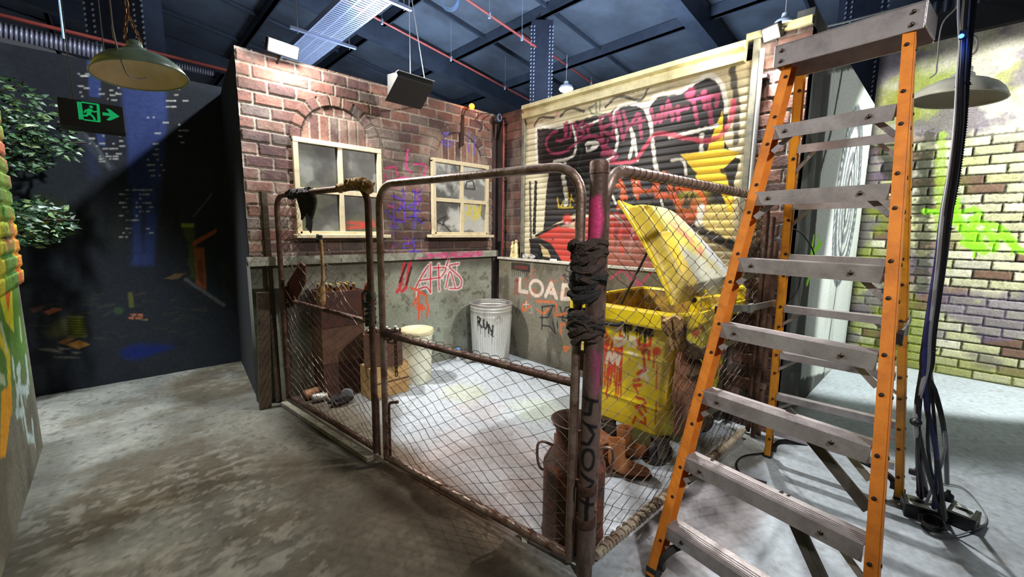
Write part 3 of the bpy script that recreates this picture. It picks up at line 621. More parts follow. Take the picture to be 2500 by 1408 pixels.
for P in ([(2336, 488), (2330, 520), (2380, 510)], [(2335, 520), (2355, 555), (2390, 575)], [(2390, 520), (2370, 560), (2400, 605)], [(2370, 535), (2440, 555), (2480, 600)], [(2340, 545), (2380, 605)], [(2410, 560), (2430, 585), (2427, 612)], [(2440, 575), (2500, 615)], [(2350, 590), (2405, 615)], [(2260, 515), (2330, 520)], [(2320, 500), (2330, 540)]): M.stroke(P, .055, LG, .9, rough=.4, drip=1)
M.build('wall_moss', vm_brick, thick=.15)
mb = MB(); mb.box((6.42, -2.6, 3.55), (6.6, .8, 3.80)); struct(mb.build('trim_3', black_wall, None))
mb = MB(); mb.grid(lambda a, b: (6.7+.03*math.sin(a*280), .95-a*3.6, 3.80+b*.22), 360, 2); struct(mb.build('trim_4', mat('corrugated_steel', (120, 128, 134), .4, .6), None, solid=.004))

# ---------------- far painted backdrop (night street) and black return wall on the left
YD = 5.45
K = Canvas((-2.2, YD, 0), X_, Z_, 3.15, 2.96, .008, (44, 48, 54))
ku = K.u-2.2; kv = K.v
K.mottle((52, 54, 50), 2, .45, .65, .7, 2); K.mottle((30, 32, 38), 1.5, .45, .65, .6, 3)
zb = (0, 0, 2.9328)
SK = (54, 68, 116)
K.fill([(620, 400), (720, 430), (720, 700), (640, 690)], SK, 1, zb); K.fill([(860, 500), (1180, 560), (1195, 820), (1100, 1900), (940, 1900), (920, 1060), (890, 900)], SK, .95, zb, soft=.03)
K.fill([(1090, 900), (1180, 850), (1050, 1380), (940, 1400), (930, 1100)], (44, 56, 100), .8, zb, soft=.05); K.fill([(690, 950), (750, 960), (755, 1050), (700, 1040)], SK, .9, zb)
K.fill([(610, 1000), (690, 1100), (700, 1250), (640, 1280)], (50, 60, 90), .6, zb, soft=.05); K.fill([(0, 1150), (500, 1100), (620, 1350), (400, 1500), (30, 1400)], (40, 48, 50), .7, zb, soft=.08)
K.stroke([(560, 960), (700, 1100), (790, 1200)], .06, (66, 72, 78), .7, zb); K.stroke([(610, 960), (700, 1060), (780, 1190)], .02, (90, 96, 100), .7, zb)
def lit_windows(x0, x1, y0, y1, n, z, sd):
    r_ = random.Random(sd)
    for k in range(n):
        x = x0+(x1-x0)*r_.randrange(10)/10; y = y0+(y1-y0)*r_.randrange(12)/12
        m_ = r_.choice((1, 1, 2, 3))
        for j in range(m_): K.fill([(x+j*14, y), (x+j*14+9, y+1), (x+j*14+9, y+8), (x+j*14, y+7)], (214, 214, 200), .95, z)
lit_windows(560, 620, 525, 700, 9, zb, 1); lit_windows(710, 860, 625, 730, 9, zb, 2); lit_windows(640, 880, 950, 1170, 24, zb, 3); lit_windows(1190, 1340, 590, 1100, 22, zb, 4)
z4 = (0, 440, 2.7076)
lit_windows(790, 1010, 60, 400, 50, z4, 5); lit_windows(960, 1090, -420, 0, 22, z4, 6)
for k in range(26):
    x = rng.uniform(350, 1250); K.stroke([(x, rng.uniform(0, 250)), (x+rng.uniform(-8, 8), rng.uniform(260, 600))], .03, (40, 44, 44), .45, z4, rough=.6)
K.blot(300, 275, .16, (118, 128, 26), .85, z4); K.blot(300, 290, .26, (56, 62, 24), .5, z4)
K.fill([(1200, 290), (1285, 290), (1300, 660), (1260, 640), (1240, 420)], (74, 84, 34), .8, z4, wob=.02, soft=.02); K.fill([(1200, 285), (1280, 285), (1280, 310), (1200, 310)], (150, 158, 70), .9, z4)
K.fill([(1275, 405), (1430, 318), (1430, 345), (1275, 440)], (170, 84, 50), .9, z4); K.fill([(1280, 440), (1350, 450), (1365, 725), (1300, 690)], (150, 82, 40), .9, z4, wob=.015); K.fill([(1300, 530), (1340, 520), (1350, 700), (1310, 660)], (96, 52, 34), .8, z4)
K.fill([(1350, 450), (1440, 430), (1475, 810), (1370, 730)], (38, 46, 50), .9, z4); K.stroke([(1230, 655), (1480, 825)], .03, (110, 110, 112), .8, z4); K.stroke([(1400, 90), (1280, 240)], .008, (90, 94, 92), .8, z4)
for k in range(60):
    t = rng.uniform(0, 1); x = rng.uniform(180, 1300); y = 760+rng.uniform(0, 300); l = rng.uniform(40, 110)
    K.stroke([(x, y), (x+l, y-rng.uniform(-12, 22))], .012, [(60, 62, 52), (44, 50, 46), (74, 70, 54)][k % 3], .5, z4)
K.fill([(460, 905), (545, 905), (560, 1030), (470, 1030)], (160, 160, 50), .85, z4, soft=.03); K.fill([(300, 1000), (400, 920), (460, 910), (470, 1030), (330, 1040)], (110, 106, 60), .6, z4, soft=.04)
for y in range(915, 1030, 17): K.stroke([(450, y), (560, y+4)], .010, (40, 38, 20), .8, z4)
for P, c_ in (([(430, 1085), (520, 1055), (590, 1085), (520, 1115)], (186, 130, 54)), ([(380, 1070), (450, 1040), (500, 1045), (420, 1085)], (150, 104, 60)), ([(280, 870), (350, 840), (415, 850), (320, 890)], (170, 96, 62)), ([(200, 850), (290, 825), (270, 860), (220, 880)], (96, 64, 50)),
              ([(860, 885), (895, 878), (905, 892), (880, 898)], (206, 128, 90)), ([(910, 882), (940, 880), (942, 895), (915, 896)], (206, 128, 90)), ([(846, 905), (890, 900), (880, 918), (855, 915)], (206, 128, 90)), ([(895, 903), (942, 900), (935, 915), (900, 916)], (196, 118, 84)), ([(925, 920), (972, 915), (970, 928)], (170, 130, 96)),
              ([(245, 1110), (330, 1105), (430, 1140), (290, 1125)], (120, 112, 104)), ([(380, 1100), (470, 1110), (400, 1125)], (130, 122, 106)), ([(470, 1130), (545, 1135), (500, 1145)], (120, 112, 96)), ([(355, 1165), (440, 1162), (530, 1172), (440, 1180)], (120, 112, 100)), ([(1080, 650), (1160, 615), (1240, 615), (1170, 650)], (120, 96, 66))):
    K.fill(P, c_, .9, z4, wob=.01)
K.fill([(800, 1130), (900, 1090), (1150, 1090), (1100, 1130), (900, 1180), (820, 1170)], (24, 42, 110), .9, z4, wob=.03, soft=.04)
K.stroke([(860, 750), (870, 830)], .03, (110, 110, 50), .8, z4); K.blot(780, 860, .05, (70, 96, 60), .6, z4)
K.build('wall_far', vm_mural, thick=.08)
mb = MB(); mb.prism([(.79, 3.96, 0), (.935, 5.45, 0), (1.06, 5.45, 0), (.92, 4.07, 0)], (0, 0, WH)); struct(mb.build('wall_side', black_wall, None))

# ---------------- graffiti wall on the left: concrete with brick above
X0 = -.475
G = Canvas((X0, .2, 0), Y_, Z_, 3.96, 1.13, .009, (128, 126, 110))
G.mottle((96, 92, 78), 3, .45, .65, .7, 2); gu = G.u+.2
G.mix((1-sstep(.12, .5, 4.16-gu+.2*(fbm(gu*4, G.v*4, 5)-.5)-.35*(G.v-.5)))*0+sstep(.35, .75, G.v+.25*(fbm(gu*4, G.v*4, 5)-.5))*(gu < 4.1)*.9, (84, 132, 40))
z6 = (0, 440, 1.4538)
G.fill([(0, 330), (40, 340), (50, 540), (20, 500), (0, 420)], (206, 204, 40), .95, z6); G.fill([(10, 360), (38, 400), (30, 470)], (206, 80, 40), .9, z6)
G.stroke([(0, 560), (30, 620), (36, 800)], .08, (206, 190, 40), .95, z6); G.fill([(5, 750), (40, 720), (42, 800), (20, 980), (0, 985)], (228, 160, 24), 1, z6)
for P in ([(45, 640), (50, 690)], [(62, 680), (70, 660), (60, 830)], [(92, 630), (100, 700), (95, 760)], [(60, 740), (100, 745)], [(75, 770), (100, 920)], [(115, 860), (120, 920), (100, 910)], [(60, 830), (85, 820)]): G.stroke(P, .05, (190, 214, 210), .9, z6, drip=1)
for P in ([(5, 520), (25, 600)], [(70, 500), (75, 560)], [(0, 700), (15, 710)]): G.stroke(P, .05, (190, 206, 170), .8, z6)
G.build('wall_left', vm_conc, thick=.2)
gl = bpy.data.objects['wall_left']
H = Canvas((X0+.018, .2, 1.13), Y_, Z_, 3.93, WH-1.13, .012, (150, 130, 60))
H.bricks(.22, .0985, .014, [(150, 110, 60), (176, 150, 60), (120, 130, 50), (150, 90, 60)], (50, 44, 30), relief=.016, seed=44)
H.mottle((190, 196, 40), 3, .45, .6, .7, 3); H.mottle((190, 70, 40), 4, .55, .62, .7, 7); H.mottle((60, 120, 44), 3, .52, .62, .8, 9)
H.build('brickwork', vm_brick, gl, thick=.2)

# ---------------- roof of the hall: sheeting, rafters and purlins (sloping down to the right)
rz = lambda x: 5.75-.14*x
roof_m = mat('roof_sheeting', (74, 84, 96), .6, .0, rgb2=(52, 58, 66), scale=.8, bump=.1, bscale=6)
rb = MB(); rb.add([(-8, -5, rz(-8)), (16, -5, rz(16)), (16, 16, rz(16)), (-8, 16, rz(-8))], [(0, 1, 2, 3)])
ceil = struct(rb.build('ceiling', roof_m, None, loc=(0, 0, 0)))
pm = mat('roof_steel', (44, 52, 64), .5, .2, var=.2, scale=4)
ceil['org'] = [0, 0, 0]
for x in np.arange(-6.4, 14, 1.45):
    p_ = MB(); p_.box((x-.03, -5, rz(x)-.18), (x+.03, 16, rz(x)-.01)); p_.box((x-.03, -5, rz(x)-.18), (x+.06, 16, rz(x)-.165)); p_.build('purlin', pm, ceil)
for y in (-1.6, 2.9, 7.4, 11.9):
    p_ = MB(); p_.bar((-8, y, rz(-8)-.28), (16, y, rz(16)-.28), .2, .30); p_.build('rafter', pm, ceil)
for y in np.arange(-2, 14, 1.5):
    p_ = MB(); p_.bar((-8, y+.75, rz(-8)-.05), (16, y+.75, rz(16)-.05), .04, .05); p_.build('brace', pm, ceil)
# ================================================================ fence, gates, ladder, bin
rust = mat('rusty_pipe', (104, 84, 74), .6, .5, rgb2=(72, 44, 34), scale=14, thr=(.35, .65), bump=.35, bscale=60)
rustd = mat('rust_dark', (66, 44, 36), .8, .2, rgb2=(38, 28, 26), scale=22, bump=.5, bscale=50)
rustl = mat('worn_steel_pipe', (150, 132, 122), .45, .6, rgb2=(96, 62, 48), scale=12, thr=(.42, .68), bump=.25, bscale=60)
wire_m = mat('galvanised_wire', (112, 104, 94), .5, .6, rgb2=(82, 56, 42), scale=6, thr=(.4, .6))
wire_r = mat('rusty_wire', (84, 66, 54), .6, .4, rgb2=(60, 44, 36), scale=6)
cloth_bk = mat('black_rag', (26, 26, 30), .9, rgb2=(44, 42, 42), scale=30, bump=.8, bscale=80)
cloth_br = mat('brown_rag', (62, 48, 40), .9, rgb2=(34, 28, 26), scale=26, bump=.8, bscale=80)
burlap = mat('burlap', (168, 136, 86), .9, rgb2=(122, 94, 60), scale=30, bump=.7, bscale=160)
bolt_m = mat('bolt_steel', (70, 58, 50), .45, .8)

def chainlink(mb, p0, u, W, z0, z1, pw=.062, ph=.068, r=.0021, keep=None, bulge=.012, seed=0):
    p0 = np.array([p0[0], p0[1], 0.0]); u = nrm([u[0], u[1], 0]); n = np.cross(u, Z_)
    N = int(W/pw); pw = W/N; K = int((z1-z0)/(ph/2))
    for i in range(N):
        seg = []
        for k in range(K+1):
            s = (i+.5)*pw+(1 if (k+i) % 2 else -1)*pw/2*1.04; z = z0+k*ph/2
            b = (float(fbm(np.array(s*2.2), np.array(z*2.2), seed))-.5)*2*bulge*4
            js = (float(vnoise(np.array(s*5.), np.array(z*5.), seed+3))-.5)*.022; jz = (float(vnoise(np.array(s*5.+9), np.array(z*5.), seed+4))-.5)*.026
            if keep is None or keep(s, z):
                seg.append(p0+u*(s+js)+Z_*(z+jz)+n*(b+(.0022 if (k+i) % 2 else -.0022)))
            else:
                if len(seg) > 1: mb.tube(seg, r, 4, cap=False)
                seg = []
        if len(seg) > 1: mb.tube(seg, r, 4, cap=False)
def arcframe(p0, u, s0, s1, z0, z1, R=.13):
    """path of a bent pipe: up one stile, over the rounded top, down the other"""
    P = [(s0, z0), (s0, z1-R)]+[(s0+R-R*math.cos(a), z1-R+R*math.sin(a)) for a in np.linspace(.2, math.pi/2, 7)]
    P += [(s1-R+R*math.sin(a), z1-R+R*math.cos(a)) for a in np.linspace(0, math.pi/2, 8)]+[(s1, z0)]
    p0 = np.array([p0[0], p0[1], 0.0]); return [p0+u*s+Z_*z for s, z in P]
def wrap(mb, c, ax, r, L, turns, tr, seed, flat=.6, mess=0.0):
    """a rag or cord wound round a pipe"""
    rr = random.Random(seed); ax = nrm(ax); a = nrm(np.cross(ax, [.3, .5, .81])); b = np.cross(ax, a); P = []; Rr = []
    n = int(turns*14)
    for k in range(n+1):
        t = k/n; th = 2*math.pi*turns*t; q = r+rr.uniform(-.2, .35)*tr
        P.append(np.asarray(c)+ax*(t-.5)*L*(1+.06*math.sin(5*th))+ax*.3*tr*rr.uniform(-1, 1)+ax*mess*(math.sin(th+seed+2.3*t)+.5*math.sin(2*th+seed))+q*(math.cos(th)*a+math.sin(th)*b)); Rr.append(tr*rr.uniform(.7, 1.25))
    mb.tube(P, Rr, 6)

FC = np.array([1.386, .973, 0]); GH = np.array([1.156, 2.421, 0]); FL = np.array([.985, 3.90, 0])
uG = nrm(GH-FC); nG = np.cross(uG, Z_); LG_ = np.linalg.norm(GH-FC)
# ---- right leaf of the gate
g1 = thing('mesh_gate', 'rusty tube gate hung on the tall corner post, meshed only below its middle rail', 'gate', (FC+uG*.75))
mb = MB(); fr = arcframe(FC, uG, .075, 1.425, .03, 1.765); mb.tube(fr, .0205, 12)
mb.tube([FC+uG*.08+Z_*.05, FC+uG*1.42+Z_*.045], .023, 10); mb.build('frame', rustl, g1)
mb = MB(); mb.tube([FC+uG*.08+Z_*.862, FC+uG*1.42+Z_*.862], .019, 10); mb.build('mid_rail', rust, g1)
mb = MB(); chainlink(mb, FC+uG*.09, uG, 1.33, .06, .85, seed=1)
for k in range(20):  # wire ends curling over the middle rail
    s = .1+1.3*k/20; c = FC+uG*(s+.03)+Z_*.865
    mb.tube([c+uG*.032*math.cos(a)*-1+Z_*.034*math.sin(a)+nG*.01*math.sin(a*2) for a in np.linspace(0, math.pi, 7)], .0018, 4, cap=False)
mb.build('wire_mesh', wire_r, g1)
mb = MB(); b0 = FC+uG*1.385-nG*.0; P = [b0+Z_*.04, b0+Z_*.40, b0-uG*.012+Z_*.425, b0-uG*.04+Z_*.435, b0-uG*.085+Z_*.45]
mb.tube(P, .009, 8); mb.ball(P[-1], .011); mb.tube([b0+uG*.04+Z_*.22, b0+Z_*.22], .006, 6); mb.build('drop_bolt', rust, g1)
mb = MB()   # chain hanging from the middle rail by the latch
cc = FC+uG*1.30+Z_*.84
for k in range(9):
    q = cc-Z_*(.026*k); a_ = uG if k % 2 else nG
    mb.tube([q+a_*.009*math.cos(t)+Z_*.019*math.sin(t) for t in np.linspace(0, 2*math.pi, 11)[:-1]], .0032, 5, closed=True)
for k in range(7):
    q = FC+uG*(1.40-.012*k)+Z_*(.875-.008*k*(k % 2)); mb.tube([q+nG*.028*math.cos(t)+Z_*.02*math.sin(t)+uG*.006*math.sin(t*2) for t in np.linspace(0, 2*math.pi, 11)[:-1]], .0045, 5, closed=True)
mb.build('chain', rustd, g1)
# ---- left leaf, torn mesh
uL = nrm(FL-GH); nL = np.cross(uL, Z_)
g2 = thing('mesh_gate', 'rusty tube gate with torn upper mesh and rags on its top, near the crates', 'gate', GH+uL*.75)
mb = MB(); mb.tube(arcframe(GH, uL, .075, 1.44, .035, 1.765, .12), .0205, 12); mb.tube([GH+uL*.09+Z_*.06, GH+uL*1.43+Z_*.06], .021, 10); mb.build('frame', rust, g2)
mb = MB(); mb.tube([GH+uL*.09+Z_*.915, GH+uL*1.20+Z_*.915], .017, 10); mb.build('mid_rail', rust, g2)
def keepL(s, z):
    if z < .90: return True
    if s < .12: return False
    if z < 1.16: return float(fbm(np.array(s*6.), np.array(z*3.), 5)) > .28+.9*(z-.9)
    return s > .88+.25*(float(fbm(np.array(s*5.), np.array(z*6.), 9))-.5)+.12*(z-1.2)
mb = MB(); chainlink(mb, GH+uL*.08, uL, 1.36, .07, 1.74, keep=keepL, bulge=.014, seed=5)
for k in range(26):  # tangled torn wires
    c = GH+uL*rng.uniform(.35, .85)+Z_*rng.uniform(.98, 1.42)+nL*rng.uniform(-.03, .03); P = [c]
    for j in range(5): P.append(P[-1]+uL*rng.uniform(-.03, .035)+Z_*rng.uniform(-.03, .03)+nL*rng.uniform(-.012, .012))
    mb.tube(P, .0014, 4, cap=False)
mb.build('wire_mesh', wire_m, g2)
mb = MB(); b0 = GH+uL*.035-nL*.0; mb.tube([b0+uL*.03+Z_*.43, b0+uL*.008+Z_*.435, b0+Z_*.40, b0+Z_*.03], .008, 8); mb.tube([b0+uL*.04+Z_*.2, b0+Z_*.2], .005, 6); mb.tube([b0+uL*.04+Z_*.35, b0+Z_*.35], .005, 6); mb.build('drop_bolt', rust, g2)
mb = MB(); wrap(mb, GH+uL*1.0+Z_*1.765, uL, .026, .38, 9, .013, 3)
for k in range(9):
    P = spline([GH+uL*(.80+.03*k)+Z_*1.75, GH+uL*(.80+.028*k)+Z_*(1.70-.01*k)+nL*.02, GH+uL*(.83+.02*k)+Z_*(1.62-.012*abs(k-4))], 3); mb.tube(P, [.016*(1-.5*i/len(P)) for i in range(len(P))], 6)
for k in range(5): mb.tube(spline([GH+uL*(.85+.02*k)+Z_*1.63, GH+uL*(.85+.022*k)+nL*.01+Z_*1.55, GH+uL*(.86+.017*k)+Z_*(1.47+.01*k)], 3), .005, 5)
mb.build('rag', cloth_bk, g2, label='black rag wound round the top rail')
mb = MB(); c = GH+uL*.22+Z_*1.775
mb.tube(spline([GH+uL*.42+Z_*1.768, GH+uL*.33+Z_*1.775, GH+uL*.24+Z_*1.79, GH+uL*.15+Z_*1.785, GH+uL*.085+Z_*1.765, GH+uL*.05+Z_*1.73], 4), [.022+.012*math.sin(i*1.7)**2 for i in range(21)], 10)
wrap(mb, GH+uL*.2+Z_*1.783, uL, .030, .2, 5, .010, 9); wrap(mb, GH+uL*.075+Z_*1.76, uL-Z_, .024, .08, 3, .010, 10); mb.build('burlap_wrap', burlap, g2, label='tan burlap strip tied over the corner of the gate')
mb = MB(); wrap(mb, GH+uL*.09+Z_*.99, Z_, .024, .17, 6, .012, 21); wrap(mb, GH+uL*.085+Z_*1.09, Z_, .022, .05, 3, .009, 22)
mb.tube(spline([GH+uL*.12+Z_*1.12, GH+uL*.17+Z_*1.09, GH+uL*.16+Z_*1.03, GH+uL*.11+Z_*1.02], 5), .012, 8); mb.build('strap_wrap', mat('green_black_strap', (34, 38, 34), .85, rgb2=(74, 78, 60), scale=24, thr=(.55, .62), bump=.6), g2)
mb = MB(); mb.tube(spline([GH+uL*.10+Z_*1.13, GH+uL*.15+Z_*1.11, GH+uL*.17+Z_*1.04, GH+uL*.165+Z_*.93], 5), .011, 8); mb.ball(GH+uL*.10+Z_*1.14, .028, 10, (1, 1, 1.3), .2); mb.build('latch_handle', mat('orange_rust', (150, 84, 52), .7, .3, rgb2=(96, 52, 36), scale=20), g2)

# ---- corner post
po = thing('gate_post', 'tall round rusty gate post with a steel cap and pink paint, bound with rags', 'post', FC)
mb = MB(); pc = Canvas((0, 0, 0), X_, Z_, 2*math.pi*.0355, 1.735, .004, (104, 88, 82))
pc.mottle((76, 56, 48), 6, .45, .6, .8, 2, st=(1, .3)); pc.mottle((136, 122, 114), 9, .55, .7, .6, 5, st=(1, .3)); pc.mottle((44, 34, 30), 12, .6, .7, .7, 7, st=(1, .3))
# the half that faces the yard gate carries the paint; u runs round the pipe
cu_ = .111+.0*1
def pol(fx, z): return (cu_+fx*.0355*1.5, z)
pc.fill([pol(-1.0, 1.62), pol(.1, 1.64), pol(.5, 1.55), pol(.0, 1.42), pol(-.3, 1.36), pol(-1.0, 1.34)], (206, 66, 122), .92, uv=True, wob=.008, soft=.012)
pc.fill([pol(.1, 1.02), pol(1.0, 1.0), pol(1.0, .86), pol(.4, .84)], (176, 60, 120), .6, uv=True, soft=.03)
bkp = (22, 20, 24)
def lt(P, wd=.013): pc.stroke([pol(a, b) for a, b in P], wd, bkp, .95, uv=True, rough=.2, soft=.15)
lt([(-.7, .83), (.8, .81)]); lt([(.1, .82), (.0, .76), (-.6, .755)])
lt([(-.6, .72), (.7, .70)]); lt([(-.1, .71), (.4, .67), (.0, .63), (-.6, .625)])
lt([(.5*math.cos(a), .56+.045*math.sin(a)) for a in np.linspace(0, 6.4, 18)])
lt([(-.5, .49), (.6, .455), (-.2, .42), (.6, .40)], .014); lt([(-.6, .37), (.8, .35)]); lt([(.1, .40), (.0, .27)], .016)
def cyl(Cv_, ctr, r, z0, phase=0.0):
    """wrap a canvas round a vertical cylinder"""
    W = Cv_.w
    def fn(u, v, d):
        a = phase+2*math.pi*u/W; rr = r if np.isscalar(r) else r(v)
        return np.stack([ctr[0]+(rr+d)*np.cos(a), ctr[1]+(rr+d)*np.sin(a), z0+v], -1)
    return fn
def cbuild(Cv_, name, material, parent, fn, solid=0.0):
    P = fn(Cv_.u, Cv_.v, Cv_.d)-np.array(parent['org']); nu, nv = Cv_.nu, Cv_.nv; idx = np.arange(nu*nv).reshape(nv, nu)
    q = np.stack([idx[:-1, :-1], idx[:-1, 1:], idx[1:, 1:], idx[1:, :-1]], -1).reshape(-1, 4); P = P.reshape(-1, 3)
    C = np.concatenate([Cv_.c.reshape(-1, 3), np.ones((nu*nv, 1))], 1)
    me = bpy.data.meshes.new(name); me.vertices.add(len(P)); me.vertices.foreach_set('co', P.astype(np.float32).ravel())
    me.loops.add(len(q)*4); me.loops.foreach_set('vertex_index', q.astype(np.int32).ravel()); me.polygons.add(len(q)); me.polygons.foreach_set('loop_start', (np.arange(len(q))*4).astype(np.int32))
    me.update(calc_edges=True); a_ = me.color_attributes.new('paint', 'FLOAT_COLOR', 'POINT'); a_.data.foreach_set('color', C.astype(np.float32).ravel())
    me.polygons.foreach_set('use_smooth', [True]*len(q)); me.materials.append(material); me.validate()
    o = bpy.data.objects.new(name, me); COL.objects.link(o); o.parent = parent
    if solid: md = o.modifiers.new('solid', 'SOLIDIFY'); md.thickness = solid; md.offset = -1
    return o
fa = math.atan2(-FC[1], -FC[0])  # the side of the post that faces the walkway
cbuild(pc, 'pipe', vmat('painted_steel', .5, .3, .3, 60, .2), po, cyl(pc, FC, .0355, 0, fa-math.pi))
mb = MB(); mb.lathe([(.038, 0), (.0385, .04), (.035, .048), (.02, .052), (0.0001, .053)], FC+Z_*1.725, 24); mb.build('cap', rust, po)
for i, (z, L, tn, m_) in enumerate(((1.385, .13, 3, cloth_br), (1.30, .10, 2.4, cloth_bk), (1.43, .06, 2, cloth_br), (1.115, .09, 3.2, cloth_br), (1.14, .05, 2, cloth_bk))):
    mb = MB(); wrap(mb, FC+uG*.035+Z_*z, Z_+uG*.05, .056, L, tn, .020, 40+i, mess=.016); wrap(mb, FC+uG*.035+Z_*z, Z_+uG*.5*(-1)**i, .060, L*.6, tn*.6, .013, 60+i, mess=.022); wrap(mb, FC+uG*.035+Z_*z, Z_, .062, L*1.1, tn*.8, .009, 80+i, mess=.012); mb.build('rag', m_, po)
mb = MB(); mb.lathe([(.041, .395), (.043, .40), (.043, .43), (.041, .435)], FC, 20); mb.bar(FC+uG*.0+Z_*.415, FC+uG*.1+Z_*.415, .012, .035); mb.build('hinge_clamp', rust, po)
mb = MB(); mb.lathe([(.041, .24), (.043, .245), (.043, .275), (.041, .28)], FC, 20); mb.tube([FC+[.03, -.03, .3], FC+[.06, 0, .33], FC+[.055, .01, .38]], .008, 6); mb.build('hinge_clamp', rust, po); mb = MB(); mb.bar(FC+uG*.0+Z_*.97, FC+uG*.08+Z_*.97, .02, .08); mb.build('hinge_clamp', rust, po)

# ---- right fence panel
RE = np.array([3.40, .925, 0]); P0 = FC+np.array([.058, 0, 0]); uR = nrm(RE-P0); nR = np.cross(uR, Z_); LR = np.linalg.norm(RE-P0)
f3 = thing('chain_link_fence', 'chain-link fence panel with wire-bound top rail in front of the yellow bin', 'fence', P0+uR*LR/2)
mb = MB(); R_ = .12
P = [P0+Z_*.02, P0+Z_*(1.755-R_)]+[P0+uR*(R_-R_*math.cos(a))+Z_*(1.755-R_+R_*math.sin(a)) for a in np.linspace(.2, math.pi/2, 7)]+[P0+uR*(LR-.3)+Z_*1.755]
mb.tube(P, [.014, .014]+[.024]*8, 12); mb.build('top_rail', rustl, f3)
mb = MB(); n = 30
Q = []
for k in range(n*12):
    s = .1+(LR-.5)*k/(n*12); a = 2*math.pi*k/12; Q.append(P0+uR*s+Z_*(1.755+.0265*math.sin(a))+nR*.0265*math.cos(a))
mb.tube(Q, .0016, 4); mb.build('binding_wire', rustd, f3)
mb = MB(); mb.tube([P0+uR*.03+Z_*.04, RE-uR*.12+Z_*.055], .022, 10); 
for k in range(34): wrap(mb, P0+uR*(.08+k*(LR-.25)/34)+Z_*.05, uR, .023, .035, 1.2, .006, 100+k)
mb.build('bottom_rail', mat('painted_white_rail', (176, 166, 146), .7, rgb2=(120, 96, 80), scale=9, bump=.4), f3)
mb = MB(); chainlink(mb, P0+uR*.03, uR, LR-.18, .07, 1.74, pw=.066, ph=.075, seed=9, bulge=.016)
for k in range(30):  # wire crumpled together at the far end
    s = LR-rng.uniform(.14, .32); c = P0+uR*s+Z_*rng.uniform(.9, 1.72)+nR*rng.uniform(-.03, .02); Q = [c]
    for j in range(6): Q.append(Q[-1]+uR*rng.uniform(-.04, .04)+Z_*rng.uniform(-.05, .03)+nR*rng.uniform(-.02, .02))
    mb.tube(Q, .0016, 4, cap=False)
mb.build('wire_mesh', wire_m, f3)
mb = MB(); e = RE-uR*.03
mb.tube([e+Z_*.02, e+Z_*1.62, e-uR*.02+Z_*1.69, e-uR*.07+Z_*1.72, e-uR*.13+Z_*1.72], .017, 10); mb.build('end_pipe', rust, f3)
mb = MB(); wrap(mb, P0+uR*(LR-.30)+Z_*1.73, uR+Z_*.3, .03, .16, 5, .016, 77); wrap(mb, P0+uR*(LR-.22)+Z_*1.6, Z_, .02, .3, 6, .013, 78); mb.build('frayed_rope', mat('frayed_rope', (146, 130, 108), .95, rgb2=(90, 76, 62), scale=40, bump=1), f3)
# pipes and board standing by the end of the fence
for i, (dx, dy, r, h, lab) in enumerate(((-.06, -.045, .016, 1.62, 'thin rusty pipe standing upright at the far end of the chain-link fence'), (.01, -.06, .020, 1.45, 'thicker brown pipe with a clamp upright against the brick corner'))):
    mb = MB(); q = RE+[dx, dy, 0]; mb.tube([q+Z_*.001, q+Z_*h], r, 10); o = mb.build('upright_pipe', rust if i == 0 else mat('brown_pipe', (112, 84, 66), .6, .2, rgb2=(78, 54, 42), scale=8), None, label=lab); tag(o, lab, 'pipe')
    if i: mb = MB(); mb.lathe([(.024, .36), (.026, .37), (.026, .40), (.024, .41)], q, 14); mb.tube([q+[-.05, -.02, .385], q+[.03, -.02, .385]], .007, 6); c_ = MB(); c_ = mb.build('pipe_clamp', rustl, None); c_.parent = o; c_.location = c_.location-o.location
wood_o = mat('weathered_board', (84, 70, 54), .8, rgb2=(52, 42, 34), scale=5, bump=.4, bscale=30)
for (x, y, w_, h, lab, tl) in ((.925, 3.915, .045, 1.80, 'tall square timber post at the left end of the torn gate', 0), (.855, 3.84, .09, .98, 'grey weathered board leaning behind the timber post by the black wall', -.05)):
    mb = MB(); mb.bar((x+tl, y, .001), (x, y+.04, h), w_, .035 if tl else .05, (0, 1, 0)); tag(mb.build('timber_board' if tl else 'timber_post', wood_o, None, bevel=.004), lab, 'timber')
# battens on the floor along the gate line
mb = MB(); a = GH+uL*.05-nL*.03; b = GH+uL*1.40-nL*.03; mb.bar(a+nL*-.03+Z_*.02, b+nL*-.03+Z_*.02, .05, .036); tag(mb.build('floor_batten', mat('dusty_timber', (140, 134, 116), .85, rgb2=(96, 88, 72), scale=7, bump=.4), None, bevel=.004), 'dusty timber batten lying on the floor under the torn gate', 'batten')
mb = MB(); mb.tube(spline([onZ(870, 1143, .008), onZ(905, 1137, .008), onZ(932, 1128, .01)], 5), .004, 6); tag(mb.build('floor_cable', mat('black_rubber', (22, 22, 24), .6), None), 'short black wire end on the floor by the foot of the gate', 'cable')
mb = MB(); a = onZ(1290, 1322, .0); mb.obox(a+[.0, .02, .012], (.018, .01, 0), (-.006, .012, 0), (0, 0, .012)); tag(mb.build('paper_scrap', mat('white_paper', (220, 220, 214), .8), None), 'small white scrap of paper beside the milk churn', 'paper')

